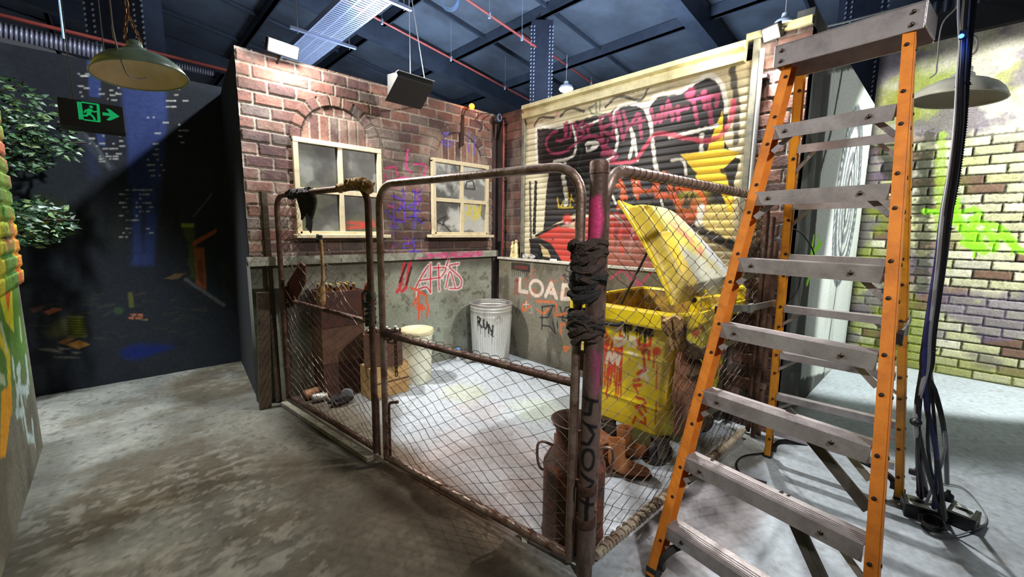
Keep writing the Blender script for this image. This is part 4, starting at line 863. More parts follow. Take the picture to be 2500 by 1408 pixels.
# ================================================================ step ladder
fib = mat('orange_fibreglass', (206, 122, 36), .5, rgb2=(176, 98, 28), scale=10, thr=(.4, .7), bump=.08, bscale=90)
fib2 = mat('yellow_fibreglass', (226, 150, 34), .45, rgb2=(200, 126, 30), scale=10, thr=(.4, .7))
alu = mat('aluminium', (188, 182, 184), .36, .55, rgb2=(156, 148, 150), scale=12, thr=(.4, .7), bump=.1, bscale=120)
alud = mat('dull_aluminium', (96, 92, 88), .5, .6, rgb2=(70, 66, 62), scale=12)
rub = mat('black_rubber', (22, 22, 24), .6)
ld = thing('step_ladder', 'tall orange fibreglass step ladder with aluminium treads standing in front of the fence', 'ladder', (2.4, .4, 0))
HT = 2.30
rails = {'fl': ((1.605, .755, 0), (2.37, .610, HT)), 'fr': ((1.50, .035, 0), (2.31, .205, HT)), 'rl': ((3.115, .715, 0), (2.50, .600, HT-.03)), 'rr': ((3.165, .060, 0), (2.46, .215, HT-.03))}
rails = {k: (np.array(a), np.array(b)) for k, (a, b) in rails.items()}
def rp(k, z): a, b = rails[k]; return a+(b-a)*(z/(b[2]))
def channel(mb, a, b, inn, fw, web, t=.005):
    """C-section rail: web in the plane of the rail's lean, two flanges towards inn"""
    d = nrm(b-a); y = np.array([0, inn, 0.0]); y = nrm(y-d*np.dot(y, d)); x = np.cross(d, y); x = x*(1 if x[0] > 0 else -1); h = (b-a)/2; c = (a+b)/2
    mb.obox(c-y*fw/2, h, y*t/2, x*web/2)
    for s in (-1, 1): mb.obox(c+x*s*(web/2-t/2), h, y*fw/2, x*t/2)
for k, inn, web, fw, m_ in (('fl', -1, .082, .036, fib), ('fr', 1, .082, .036, fib), ('rl', -1, .05, .034, fib2), ('rr', 1, .05, .034, fib2)):
    mb = MB(); channel(mb, rails[k][0]+Z_*.01, rails[k][1], inn, fw, web); o = mb.build('side_rail', m_, ld)
    for j in range(14):
        z = .16+.155*j; 
        if z > HT-.05: break
        p = rp(k, z+.03*(j % 2)); d = nrm(rails[k][1]-rails[k][0]); x = nrm(np.cross(d, [0, 1, 0])); x = x*(1 if x[0] > 0 else -1)
        q = p+(-x)*(web/2)+np.array([0, inn*(.004), 0]); q2 = p-np.array([0, inn*(fw/2+.001), 0])
        for qq, ax_ in ((q, -x), (q2, np.array([0, -inn, 0.0]))):
            bl = MB(); bl.lathe([(.0001, .006), (.006, .005), (.009, 0)], qq, 8, axis=ax_); sub(bl, 'bolt', bolt_m, o)
    mb = MB(); p = rails[k][0]; mb.obox(p+Z_*.028, (.035 if k[0] == 'f' else .028, 0, 0), (0, .024, 0), (0, 0, .028)); mb.build('foot', rub, ld, bevel=.006)
zs = [.285*i+.02 for i in range(1, 8)]
zs = [.235, .525, .81, 1.10, 1.39, 1.685, 1.985]
for z in zs:
    a = rp('fl', z); b = rp('fr', z); mb = MB(); a = a+[0, -.014, 0]; b = b+[0, .014, 0]; d = nrm(b-a); x = nrm(np.cross(Z_, d)); x = x*(1 if x[0] > 0 else -1)
    c = (a+b)/2; h = (b-a)/2
    mb.obox(c+x*.0, h, x*.043, Z_*.0025); mb.obox(c-x*.043-Z_*.026, h, x*.0025, Z_*.030); mb.obox(c+x*.043-Z_*.012, h, x*.0025, Z_*.014)
    for j in range(5): mb.obox(c+x*(-.036+.012*j)+Z_*.004, h, x*.0022, Z_*.0016)
    o = mb.build('step', alu, ld)
    for t in (.12, .82): rv = MB(); q = a+(b-a)*t-x*.0455-Z_*.026; rv.lathe([(.0001, .007), (.007, .005), (.0095, 0)], q, 8, axis=-x); sub(rv, 'rivet', bolt_m, o)
    for (e0, rl, sgn) in ((a, 'fl', 1), (b, 'fr', -1)):
        kb = MB(); q = e0+(b-a)*(.17*sgn)-Z_*.03; r2 = rp(rl, z-.11)+[0, -.02*sgn, 0]; kb.bar(q, r2, .022, .006, (1, 0, 0)); kb.build('knee_brace', alu, ld)
for z in (.235, .50, .79, 1.09, 1.39, 1.67, 1.95):
    a = rp('rl', z)+[0, -.02, 0]; b = rp('rr', z)+[0, .02, 0]; d = nrm(b-a); x = nrm(np.cross(Z_, d)); x = x*(1 if x[0] > 0 else -1); c = (a+b)/2; h = (b-a)/2
    mb = MB(); mb.obox(c, h, x*.022, Z_*.002); mb.obox(c-x*.022-Z_*.018, h, x*.002, Z_*.020); mb.obox(c+x*.022-Z_*.014, h, x*.002, Z_*.016); mb.build('rear_bar', alu, ld)
    if z > .4:
        for (e0, rl, sgn) in ((a, 'rl', 1), (b, 'rr', -1)):
            kb = MB(); kb.bar(e0+(b-a)*(.18*sgn)-Z_*.03, rp(rl, z-.12)+[0, -.015*sgn, 0], .016, .005, (1, 0, 0)); kb.build('knee_brace', alu, ld)
# arched braces under the lowest bars, and the long diagonal braces of the front
for pair, z, dz in ((('rl', 'rr'), .205, .17), (('fl', 'fr'), .225, .19)):
    for sgn, kk in ((0, pair[0]), (1, pair[1])):
        a = rp(kk, .03); top = rp(pair[0], z)*(.68 if not sgn else .32)+rp(pair[1], z)*(.32 if not sgn else .68); corner = rp(kk, z)
        inn = nrm(top-corner); Q = [a+inn*.03+Z_*.02, a+inn*.035+Z_*(z*.35), corner*.62+top*.38-Z_*(z*.22), top-Z_*.01]
        mb = MB(); sp_ = spline(Q, 6)
        for p, q in zip(sp_[:-1], sp_[1:]): mb.bar(p, q+(q-p)*.15, .026, .024, (1, 0, 0))
        mb.build('arched_brace', mat('dark_brace_metal', (52, 52, 52), .5, .5), ld)
for (z1, t1, kk, z2, w_) in ((.845, .53, 'fr', .60, .036), (.555, .56, 'fr', .16, .028), (.555, .60, 'fr', .20, .022)):
    a = rp('fl', z1)*(1-t1)+rp('fr', z1)*t1; mb = MB(); mb.bar(a+[.03, 0, -.03], rp(kk, z2)+[.03, .02, 0], w_, .014, (1, 0, 0)); mb.build('diagonal_brace', alud, ld)
for (z1, t1, z2) in ((.555, .17, .40),):
    a = rp('fl', z1)*(1-t1)+rp('fr', z1)*t1; mb = MB(); mb.bar(a+[.03, 0, -.03], rp('fl', z2)+[.03, -.02, 0], .03, .012, (1, 0, 0)); mb.build('diagonal_brace', alud, ld)
# top cap
mb = MB(); a = np.array([2.30, .665, HT+.02]); b = np.array([2.25, .16, HT+.02]); c = (a+b)/2; h = (b-a)/2; d = nrm(h); x = np.array([-d[1], d[0], 0]); x = x*(1 if x[0] > 0 else -1)
mb.obox(c+x*.10+Z_*.04, h, x*.105, Z_*.004); mb.obox(c-x*.002-Z_*.005, h, x*.003, Z_*.048); mb.obox(c+x*.203-Z_*.005, h, x*.003, Z_*.048)
mb.obox(c+x*.10-h-Z_*.0, d*.003, x*.10, Z_*.043); mb.obox(c+x*.10+h-Z_*.0, d*.003, x*.10, Z_*.043); o = mb.build('top_cap', alu, ld, bevel=.002)
for t in (.06, .93):
    for dz in (-.03, .015): rv = MB(); rv.lathe([(.0001, .007), (.007, .005), (.0095, 0)], a+(b-a)*t-x*.005+Z_*dz, 8, axis=-x); sub(rv, 'rivet', bolt_m, o)
# folding spreaders
sp_m = mat('spreader_steel', (120, 122, 120), .45, .6)
for kf, kr, sg in (('fl', 'rl', 1), ('fr', 'rr', -1)):
    a = rp(kf, 1.16)+[0, .03*sg, 0]; b = rp(kr, 1.10)+[0, .03*sg, 0]; m_ = (a+b)/2-Z_*.015
    mb = MB(); mb.bar(a, m_, .006, .034, Z_); mb.bar(m_, b, .006, .034, Z_); mb.obox(m_, (.03, 0, 0), (0, .008, 0), (0, 0, .022)); o = mb.build('spreader', sp_m, ld)
    cl = MB(); cl.obox(a, (.024, 0, .004), (0, .008, 0), (0, 0, .018)); sub(cl, 'bracket', rub, o)

# ================================================================ yellow wheelie bin
YEL = (238, 212, 34)
bin_ = thing('wheeled_bin', 'large yellow four-wheeled rubbish bin with its lid propped open, covered in graffiti', 'bin', (2.84, 1.45, 0))
bx0, bx1, by0, by1 = 2.335, 3.355, 1.06, 1.84; zb0, zb1 = .20, 1.0
def peri(u, v):
    """point on the bin's tapering rounded wall: u metres round from the far left corner, v height above the bottom"""
    t = np.clip(1-v/(zb1-zb0), 0, 1); i0 = t*.10; j0 = t*.085
    x0, x1, y0, y1 = bx0+i0, bx1-i0*.6, by0+j0, by1-j0; Wl = by1-by0; Wn = bx1-bx0; r = .07
    u = np.asarray(u); tot = 2*(Wl+Wn); cx = np.zeros_like(u); cy = np.zeros_like(u)
    s1 = u <= Wl; s2 = (u > Wl) & (u <= Wl+Wn); s3 = (u > Wl+Wn) & (u <= 2*Wl+Wn); s4 = u > 2*Wl+Wn
    cx = np.where(s1, x0, np.where(s2, x0+(u-Wl)/Wn*(x1-x0), np.where(s3, x1, x1-(u-2*Wl-Wn)/Wn*(x1-x0))))
    cy = np.where(s1, y1-u/Wl*(y1-y0), np.where(s2, y0, np.where(s3, y0+(u-Wl-Wn)/Wl*(y1-y0), y1)))
    # round the corners
    mx, my = (x0+x1)/2, (y0+y1)/2; dx = cx-mx; dy = cy-my; hx = (x1-x0)/2; hy = (y1-y0)/2
    ex = np.maximum(np.abs(dx)-(hx-r), 0); ey = np.maximum(np.abs(dy)-(hy-r), 0); L = np.hypot(ex, ey); k = np.where(L > 1e-9, np.minimum(1, r/np.maximum(L, 1e-9)), 1)
    k = np.where((ex > 0) & (ey > 0), k, 1)
    return mx+np.sign(dx)*(np.minimum(np.abs(dx), hx-r)+ex*k), my+np.sign(dy)*(np.minimum(np.abs(dy), hy-r)+ey*k)
BW = 2*((by1-by0)+(bx1-bx0))
bc = Canvas((0, 0, 0), X_, Z_, BW, zb1-zb0, .0055, YEL)
def bpx(x, y):
    X = bx0+.03
    for _ in range(4):
        p = onX(x, y, X); t = np.clip(1-(p[2]-zb0)/(zb1-zb0), 0, 1); X = bx0+t*.10
    if p[1] > by0+t*.085+.02: return float((by1-p[1]-t*.085)/(by1-by0-2*t*.085)*(by1-by0)), float(p[2]-zb0)
    Yy = by0
    for _ in range(4):
        p = onY(x, y, Yy); t = np.clip(1-(p[2]-zb0)/(zb1-zb0), 0, 1); Yy = by0+t*.085
    return float(by1-by0+(p[0]-bx0-t*.1)/(bx1-bx0-t*.16)*(bx1-bx0)), float(p[2]-zb0)
bc.px = bpx
bc.mottle((214, 188, 34), 2.5, .45, .65, .6, 3); bc.mottle((204, 190, 120), 2.2, .52, .7, .5, 4); bc.mottle((150, 132, 60), 7, .64, .75, .4, 6)
bc.mix((1-sstep(0, .3, bc.v+.2*(fbm(bc.u*5, bc.v*3, 5)-.5)))*.4, (176, 150, 50)); bc.mix((bc.u > .80)*(bc.u < 1.9)*.55, (226, 226, 40))
Z4 = (1440, 740, 3.705); RDr = (206, 60, 36)
for k in range(26):
    x = 105+rng.uniform(0, 230); bc.stroke([(x, rng.uniform(180, 420)), (x-rng.uniform(-15, 60), rng.uniform(560, 860))], .011, RDr, .85, Z4)
for P in ([(230, 240), (290, 230), (320, 330), (250, 380), (225, 320), (330, 330)], [(350, 390), (380, 310), (420, 340), (400, 390)], [(150, 540), (180, 440), (200, 540), (230, 450), (250, 550), (270, 480)], [(350, 440), (420, 470)], [(450, 570), (520, 690)], [(520, 600), (450, 680)]): bc.stroke(spline(bc.pts(P, Z4)), .022, (226, 216, 196), .85, uv=True)
for P in ([(310, 130), (330, 200)], [(310, 130), (370, 240), (370, 150)], [(300, 180), (340, 120)], [(430, 170), (420, 240), (480, 250), (480, 180), (430, 175)], [(440, 210), (560, 290)], [(490, 200), (500, 300)], [(530, 220), (570, 250), (540, 290)], [(500, 180), (520, 230)]): bc.stroke(P, .022, (22, 22, 24), .95, Z4, drip=2)
for P in ([(430, 160), (490, 160), (520, 220)], [(430, 330), (450, 380), (540, 380), (550, 320)], [(440, 410), (540, 430), (530, 500)], [(480, 430), (500, 600), (450, 630)], [(400, 745), (460, 740)], [(400, 745), (430, 800)], [(420, 850), (490, 870), (500, 900)], [(415, 935), (480, 920), (510, 980)], [(420, 940), (500, 1040), (500, 1090), (440, 1060)], [(390, 1080), (415, 1030)], [(400, 700), (450, 690)], [(430, 640), (470, 610)]): bc.stroke(P, .02, RDr, .92, Z4)
bc.blot(610, 435, .045, RDr, .95, Z4); bc.stroke([(580, 460), (575, 580)], .01, RDr, .9, Z4); bc.stroke([(610, 560), (600, 780)], .01, RDr, .8, Z4); bc.stroke([(600, 900), (590, 1090)], .01, (170, 60, 30), .8, Z4)
for P in ([(980, 190), (960, 230)], [(1010, 210), (1030, 240)], [(930, 270), (985, 270), (960, 300)]): bc.stroke(P, .03, RDr, .9, Z4)
for P in ([(1225, 330), (1210, 400), (1240, 470)], [(1190, 450), (1240, 470)], [(1170, 560), (1190, 600), (1250, 620), (1300, 540)], [(1270, 520), (1280, 640), (1250, 720), (1240, 790)], [(1210, 620), (1290, 700)], [(1200, 380), (1230, 440)]): bc.stroke(P, .028, (196, 60, 120), .85, Z4, drip=1)
for y in (.19, .52): bc.d += .006*np.exp(-((bc.v-y)/.012)**2)
def bfn(u, v, d):
    x, y = peri(u, v); cx, cy = (bx0+bx1)/2, (by0+by1)/2
    return np.stack([x+np.sign(x-cx)*d, y+np.sign(y-cy)*d, zb0+v], -1)
cbuild(bc, 'tub', vmat('painted_plastic', .45, 0, .06, 30, .08, spec=.45), bin_, bfn, solid=.006)
ypl = mat('yellow_plastic', YEL, .4, rgb2=(200, 170, 30), scale=7, thr=(.45, .75), bump=.05); ypd = mat('soiled_yellow_plastic', (190, 150, 40), .6, rgb2=(110, 84, 40), scale=9, thr=(.45, .62), bump=.2)
def ringpts(v, off, n=120):
    u = np.linspace(0, BW, n, endpoint=False); x, y = peri(u, np.full(n, v)); cx, cy = (bx0+bx1)/2, (by0+by1)/2
    l = np.stack([x, y], -1); t = np.roll(l, -1, 0)-np.roll(l, 1, 0); nn = np.stack([-t[:, 1], t[:, 0]], -1); nn /= np.linalg.norm(nn, axis=1)[:, None]
    s = np.sign(((l-[cx, cy])*nn).sum(1)).mean(); return l+nn*off*s
def ringmesh(mb, prof):
    rs = []
    for off, z in prof: l = ringpts(zb1-zb0, off); rs.append(np.concatenate([l, np.full((len(l), 1), z)], 1))
    n = len(rs[0]); vs = np.concatenate(rs); mb.add(vs, [(i*n+k, i*n+(k+1) % n, (i+1)*n+(k+1) % n, (i+1)*n+k) for i in range(len(prof)-1) for k in range(n)], False)
mb = MB(); ringmesh(mb, [(.0, .93), (.028, .93), (.034, .945), (.034, 1.02), (.026, 1.035), (-.012, 1.035), (-.018, 1.02), (-.02, .9)]); mb.build('rim', ypl, bin_)
mb = MB(); ringmesh(mb, [(-.019, 1.02), (-.085, .6), (-.11, .45)]); mb.box((bx0+.11, by0+.10, .44), (bx1-.10, by1-.10, .45)); mb.build('inner_wall', ypd, bin_)
mb = MB(); mb.box((bx0+.12, by0+.10, .19), (bx1-.1, by1-.10, .215)); mb.build('base', ypl, bin_)
# handle bar on the left end, hinge tubes and ears on the near side
mb = MB(); yl = by0+.33; mb.tube(spline([(bx0+.0, yl, .95), (bx0-.03, yl+.01, .93), (bx0-.05, yl+.06, .915), (bx0-.05, yl+.36, .915), (bx0-.0, yl+.42, .94)], 5), .013, 10); mb.build('handle', rub, bin_)
for xh in (2.60, 3.24):
    mb = MB(); mb.tube([(xh-.055, by0-.01, 1.10), (xh+.14, by0-.01, 1.10)], .022, 14)
    for dx in (-.05, .135):
        pr_ = [(by0-.035, .93), (by0-.035, 1.10), (by0-.01, 1.125), (by0+.015, 1.11), (by0+.02, .95)]
        mb.prism([(xh+dx-.012, a, b) for a, b in pr_], (.024, 0, 0))
    mb.box((xh-.04, by0-.045, .95), (xh+.13, by0-.03, 1.02)); h_ = mb.build('hinge', ypl, bin_, bevel=.003)
    e_ = MB(); e_.lathe([(.0001, .003), (.015, .002), (.016, 0)], (xh-.068, by0-.01, 1.10), 14, axis=(-1, 0, 0)); sub(e_, 'hinge_pin', rub, h_)
    for dx in (.0, .11):   # curved lid arms
        Q = []
        arm = [(by0-.012, 1.12), (by0+.0, 1.16), (by0+.06, 1.22), (by0+.12, 1.24), (by0+.05, 1.14)]
        q = MB(); q.prism([(xh+dx, a, b) for a, b in arm], (.016, 0, 0)); sub(q, 'lid_arm', ypl, h_, bevel=.003)
for (x, y) in ((2.46, 1.17), (2.45, 1.56), (3.14, 1.17), (3.14, 1.60)):
    mb = MB(); r = .082; mb.lathe([(.03, -.022), (r-.012, -.024), (r, -.016), (r, .016), (r-.012, .024), (.03, .022)], (x-.0, y, r+.002), 24, axis=(.55, .83, 0)); w1 = mb.build('wheel', rub, bin_)
    f_ = MB(); ax_ = nrm([.55, .83, 0]); lo_ = np.array([x, y, r]); tx = np.cross(ax_, Z_)
    for s in (-1, 1): f_.prism([lo_+ax_*s*.032+tx*.03-Z_*.02, lo_+ax_*s*.032-tx*.03-Z_*.02, lo_+ax_*s*.034-tx*.055+Z_*.115, lo_+ax_*s*.034+tx*.045+Z_*.115], ax_*s*.004)
    f_.obox(lo_+Z_*.112, ax_*.045, tx*.055, Z_*.006); sub(f_, 'castor_fork', mat('grey_fork', (92, 88, 80), .5, .5, rgb2=(60, 50, 42), scale=14), w1)
# lid, propped open and twisted
lc = Canvas((0, 0, 0), X_, Z_, .98, .73, .006, (198, 190, 84))
lc.mottle((188, 190, 140), 2.2, .34, .52, .85, 3, st=(1, .6)); lc.mottle((176, 182, 176), 2.0, .42, .56, .85, 5); lc.mottle((184, 172, 60), 6, .58, .7, .5, 6)
cb_ = np.minimum(lc.u/.98, 1-lc.u/.98); lc.mix((lc.u < .20)*.75, (214, 184, 40))
lc.fill([(.60, .08), (.93, .12), (.90, .55), (.66, .60)], (166, 172, 178), .8, uv=True, wob=.05, soft=.06); lc.stroke([(.88, .12), (.90, .45)], .02, (104, 90, 170), .7, uv=True); lc.stroke([(.82, .3), (.90, .36)], .03, (90, 110, 180), .7, uv=True)
for P in ([(.30, .50), (.36, .42), (.42, .38)], [(.33, .46), (.42, .45), (.48, .36)], [(.42, .42), (.42, .30), (.45, .24)], [(.36, .50), (.42, .50)], [(.44, .25), (.55, .30)]): lc.stroke(P, .035, (232, 120, 104), .75, uv=True, rough=.5)
def lidfn(u, v, d):
    a = u/.98; b = v/.73; th = np.radians(57-13*a); X = 2.345+u; lo = np.minimum(np.minimum(a*1.0, (1-a))*.98, np.minimum(b*1.0+.0, 1-b)*.73)
    e1 = sstep(.03, .10, np.minimum(a, 1-a)*.98)*sstep(.02, .08, (1-b)*.73)*sstep(-.01, .07, b*.73)
    hgt = .072*e1+.05*np.sin(np.pi*a)*e1+.02*np.sin(np.pi*b)
    hgt = hgt-.055*sstep(.0, .015, .055-np.abs(u-.155))*sstep(0, .015, .105-np.abs(v-.545))
    hgt = hgt+d
    return np.stack([X, by0+.03+v*np.cos(th)-hgt*np.sin(th), 1.085+v*np.sin(th)+hgt*np.cos(th)], -1)
lid = cbuild(lc, 'lid', vmat('lid_plastic', .42, 0, .06, 30, .06, spec=.45), bin_, lidfn, solid=.006)
mb = MB()
for (u0, v0, u1, v1) in ((0, 0, 0, .73), (0, .73, .98, .73), (.98, .73, .98, 0)):
    tt = np.linspace(0, 1, 12); q = lidfn(u0+(u1-u0)*tt, v0+(v1-v0)*tt, np.zeros(12)-.004); mb.tube(list(q), .011, 8)
sub(mb, 'lid_rim', ypl, lid)
mb = MB(); a = np.array([bx0+.03, 1.45, 1.04]); mb.tube([a, (bx0+.025, 1.283, 1.385)], .0085, 8); tag(mb.build('prop_stick', rub, None), 'thin black rod propping open the lid of the yellow bin', 'rod')
# ================================================================ things in the yard
def vert(px, py, b):
    """point of the upright plane through b (facing the walkway) seen at a pixel"""
    b = np.array([b[0], b[1], 0.0]); d = ray(px, py); return CAM+d*((b@(b-CAM*0))/(b@d)) if abs(b@CAM) < 1e-9 else CAM+d*((b@(b-CAM))/(b@d))
amber = mat('amber_glass', (96, 62, 30), .2, rgb2=(70, 44, 22), scale=30); dglass = mat('dark_glass', (26, 28, 36), .15); capm = mat('bottle_cap', (186, 160, 110), .4, .6); capw = mat('pale_cap', (206, 204, 190), .5)
def bottle(c, z, m, cm, lab, grp, tall=.2, r=.019):
    t = thing('glass_bottle', lab, 'bottle', (c[0], c[1], z), grp)
    mb = MB(); mb.lathe([(r*1.4, 0), (r*1.5, .005), (r*1.5, tall-.09), (r*.8, tall-.05), (r*.62, tall-.03), (r*.62, tall)], (c[0], c[1], z), 14); mb.build('bottle_body', m, t)
    mb = MB(); mb.lathe([(r*.7, tall-.008), (r*.76, tall-.006), (r*.74, tall+.006), (r*.5, tall+.009), (.0001, .009+tall)], (c[0], c[1], z), 14); mb.build('bottle_cap', cm, t); return t
def crate(name, lab, c, z, w_, d_, h_, ang, m, mi, solid=False, cat='crate'):
    t = thing(name, lab, cat, (c[0], c[1], z)); ax = np.array([math.cos(ang), math.sin(ang), 0]); ay = np.array([-math.sin(ang), math.cos(ang), 0]); c = np.array([c[0], c[1], z]); th = .009
    for nm, off, hx, hy in (('front_panel', -ay*(d_/2-th/2), w_/2, th/2), ('back_panel', ay*(d_/2-th/2), w_/2, th/2), ('side_panel', -ax*(w_/2-th/2), th/2, d_/2-th), ('side_panel', ax*(w_/2-th/2), th/2, d_/2-th)):
        mb = MB(); mb.obox(c+off+Z_*h_/2, ax*hx, ay*hy, Z_*h_/2); mb.build(nm, m, t, bevel=.002)
    mb = MB(); mb.obox(c+Z_*.01, ax*(w_/2-th), ay*(d_/2-th), Z_*.008); 
    mb.build('bottom_panel', mi, t)
    return t, ax, ay
wdk = mat('dark_red_brown_crate', (84, 48, 40), .75, rgb2=(58, 36, 32), scale=8, bump=.2); wtan = mat('tan_plywood', (184, 150, 98), .75, rgb2=(150, 116, 72), scale=6, thr=(.4, .65), bump=.15); wbrn = mat('brown_crate', (110, 78, 60), .75, rgb2=(84, 60, 48), scale=7, bump=.2)
# tall stack by the wall: three crates, bottles in the topmost
for i, (lab, m_) in enumerate((('dark brown crate at the bottom of the stack against the wall', wdk), ('dark brown crate in the middle of the stack against the wall', wbrn), ('dark red-brown crate full of amber bottles, topmost against the wall', wdk))):
    crate('bottle_crate', lab, (1.42, 3.795), .322*i+.001, .38, .26, .318, 0, m_, wdk)
k = 0
for r_ in range(3):
    for c_ in range(5):
        if (r_, c_) in ((0, 0), (1, 4), (2, 2)): continue
        k += 1
        bottle((1.285+.066*c_+.012*(r_ % 2), 3.72+.068*r_), .667, amber, capm if k % 5 else capw, 'amber glass bottle standing among others in the topmost crate by the wall', 'amber bottles in the top crate', tall=.345)
# tan box, low crate with bottles on it
t_, ax, ay = crate('plywood_box', 'open tan plywood box on the floor beside the white drum, under the bottle crate', (1.715, 3.50), .001, .37, .22, .285, 0, wtan, wtan)
mb = MB(); mb.obox((1.715, 3.50, .28), (.184, 0, 0), (0, .109, 0), (0, 0, .006)); mb.build('lid_panel', wtan, t_)
mb = MB(); mb.obox((1.53, 3.388, .14), (.004, 0, 0), (0, .003, 0), (0, 0, .14)); mb.box((1.53, 3.384, .135), (1.90, 3.389, .145)); mb.build('joint_strip', mat('dark_joint', (70, 50, 36), .8), t_)
t_, ax, ay = crate('bottle_crate', 'small brown crate of dark bottles standing on the tan plywood box', (1.70, 3.475), .290, .33, .19, .30, -.5, wbrn, wdk)
for nm in t_.children:
    if nm.name.startswith('side_panel') and (Vector(nm.data.vertices[0].co)).dot(Vector(ax)) > 0: nm.data.materials[0] = wtan  # lighter tan puts the light on this side into the colour
for i, (a, b) in enumerate(((-.12, -.05), (-.07, .03), (-.02, -.04), (.03, .04), (.055, -.05), (.11, .045), (.125, -.045))):
    q = np.array([1.70, 3.475, 0])+ax*a+ay*b; bottle(q, .316, dglass, capm if i == 2 else capw, 'dark glass bottle standing in the small crate on the plywood box', 'dark bottles in the small crate', tall=.30)
# white drum with its lid
cr = mat('cream_drum', (224, 226, 208), .45, rgb2=(186, 186, 164), scale=5, thr=(.5, .7), bump=.05)
c = (2.10, 3.57, .001); t = thing('plastic_drum', 'cream plastic drum with a lid, on the floor right of the crates', 'drum', c)
mb = MB(); mb.lathe([(.128, 0), (.134, .01), (.142, .25), (.150, .46), (.156, .47), (.156, .48), (.150, .49), (.150, .51)], c, 40); mb.build('drum_body', cr, t)
mb = MB(); mb.lathe([(.163, .49), (.168, .495), (.168, .525), (.160, .537), (.150, .532), (.0001, .530)], c, 40); mb.build('drum_lid', mat('cream_lid', (226, 220, 184), .5, rgb2=(190, 180, 140), scale=4), t)
mb = MB(); mb.tube([(c[0]+.165*math.cos(a), c[1]+.165*math.sin(a), .44-.10*math.sin((a+1.9)*1.0) if False else .43-.09*math.sin((a+2.1)/2.6*math.pi)) for a in np.linspace(-2.1, .5, 14)], .004, 6); mb.build('bail_handle', alu, t)
# galvanised rubbish can with RUN
c = np.array([3.115, 3.62, .001]); tc = thing('rubbish_can', 'open ribbed galvanised steel rubbish can with RUN painted in black', 'rubbish can', c)
cc = Canvas((0, 0, 0), X_, Z_, 2*math.pi*.235, .675, .004, (208, 210, 208))
ua = lambda deg: ((math.radians(deg)) % (2*math.pi))*.235
cc.mottle((150, 152, 152), 3, .42, .62, .7, 3, st=(1.5, .3)); cc.mottle((206, 208, 206), 5, .52, .68, .6, 4, st=(2, .3)); cc.mottle((120, 112, 92), 7, .6, .75, .5, 5, st=(1.5, .2)); cc.mix(sstep(.12, .0, np.abs(cc.v-.60))*.35, (110, 104, 88))
ribs = np.abs(np.sin(cc.u/.235*24)); cc.d = .006*sstep(.1, .9, ribs)*sstep(.09, .11, cc.v)*sstep(.56, .54, cc.v)+.006*np.exp(-((cc.v-.07)/.008)**2)+.006*np.exp(-((cc.v-.035)/.008)**2)+.005*np.exp(-((cc.v-.60)/.009)**2)+.005*np.exp(-((cc.v-.635)/.008)**2)
fdir = math.degrees(math.atan2(-c[1], -c[0])) % 360   # bearing of the walkway side
U0 = ua(fdir)
def cl(P, wd=.017): cc.stroke([(U0+a, b) for a, b in P], wd, (30, 30, 30), .95, uv=True, rough=.3, drip=1)
cl([(-.165, .55), (-.160, .45)]); cl([(-.165, .55), (-.125, .535), (-.13, .50), (-.16, .495)]); cl([(-.15, .495), (-.105, .43)])
cl([(-.085, .52), (-.085, .44), (-.06, .42), (-.045, .45), (-.045, .50)]); cl([(-.025, .37), (-.03, .47), (.015, .36), (.02, .46)]); cl([(-.005, .36), (.025, .33)], .01)
rfun = lambda v: .208+.034*v/.675
cbuild(cc, 'can_body', vmat('galvanised_paint', .42, .45, .12, 60, .12), tc, cyl(cc, c, rfun, c[2]), solid=.004)
mb = MB(); mb.tube([(c[0]+.244*math.cos(a), c[1]+.244*math.sin(a), .678) for a in np.linspace(0, 2*math.pi, 49)[:-1]], .009, 8, closed=True); mb.build('rim', alu, tc)
mb = MB(); mb.lathe([(.0001, .02), (.2, .02), (.205, .0)], c, 32); mb.build('can_bottom', alud, tc)
for a0, nm in ((math.radians(fdir)+.35, 'front'), (math.radians(fdir)+.35+math.pi, 'back')):
    mb = MB(); rd = np.array([math.cos(a0), math.sin(a0), 0]); tg = np.array([-rd[1], rd[0], 0]); q = c+rd*.244+Z_*.555
    mb.obox(q, tg*.022, rd*.003, Z_*.012); mb.tube([q-tg*.035+rd*.012, q-tg*.04+rd*.02-Z_*.05, q+tg*.04+rd*.02-Z_*.05, q+tg*.035+rd*.012, q+tg*.035], .004, 6); mb.build('handle', alu, tc)
# little things by the can and on the floor
def tin(c, ax_, lab, r=.033, L=.115, m_=None, blue=False):
    m_ = m_ or mat('crushed_tin', (176, 176, 170), .4, .5, rgb2=(110, 104, 96), scale=16)
    mb = MB(); mb.lathe([(r*.85, 0), (r, .006), (r, L-.006), (r*.85, L)], c, 18, axis=ax_); tag(mb.build('drink_can', m_, None), lab, 'can')
tin((2.80, 3.70, .034), (.9, -.3, 0), 'dented drink can lying by the foot of the rubbish can')
c2 = (2.80, 3.84, .001); t = thing('spray_bottle', 'small clear bottle with a blue cap behind the rubbish can, by the wall', 'bottle', c2)
mb = MB(); mb.lathe([(.028, 0), (.03, .01), (.03, .09), (.014, .115)], c2, 16); mb.build('bottle_body', mat('milky_plastic', (176, 184, 186), .3), t); mb = MB(); mb.lathe([(.03, .112), (.03, .135), (.02, .148), (.0001, .15)], c2, 16); mb.build('bottle_cap', mat('blue_cap', (70, 140, 200), .4), t)
tin((1.10, 3.80, .045), (1, .15, 0), 'rusty orange tin lying on the floor behind the torn gate', .044, .13, mat('orange_tin', (170, 120, 84), .6, .2, rgb2=(96, 70, 54), scale=14))
tin((1.13, 3.70, .040), (1, -.2, 0), 'dull silver tin lying in front of the orange tin', .038, .13)
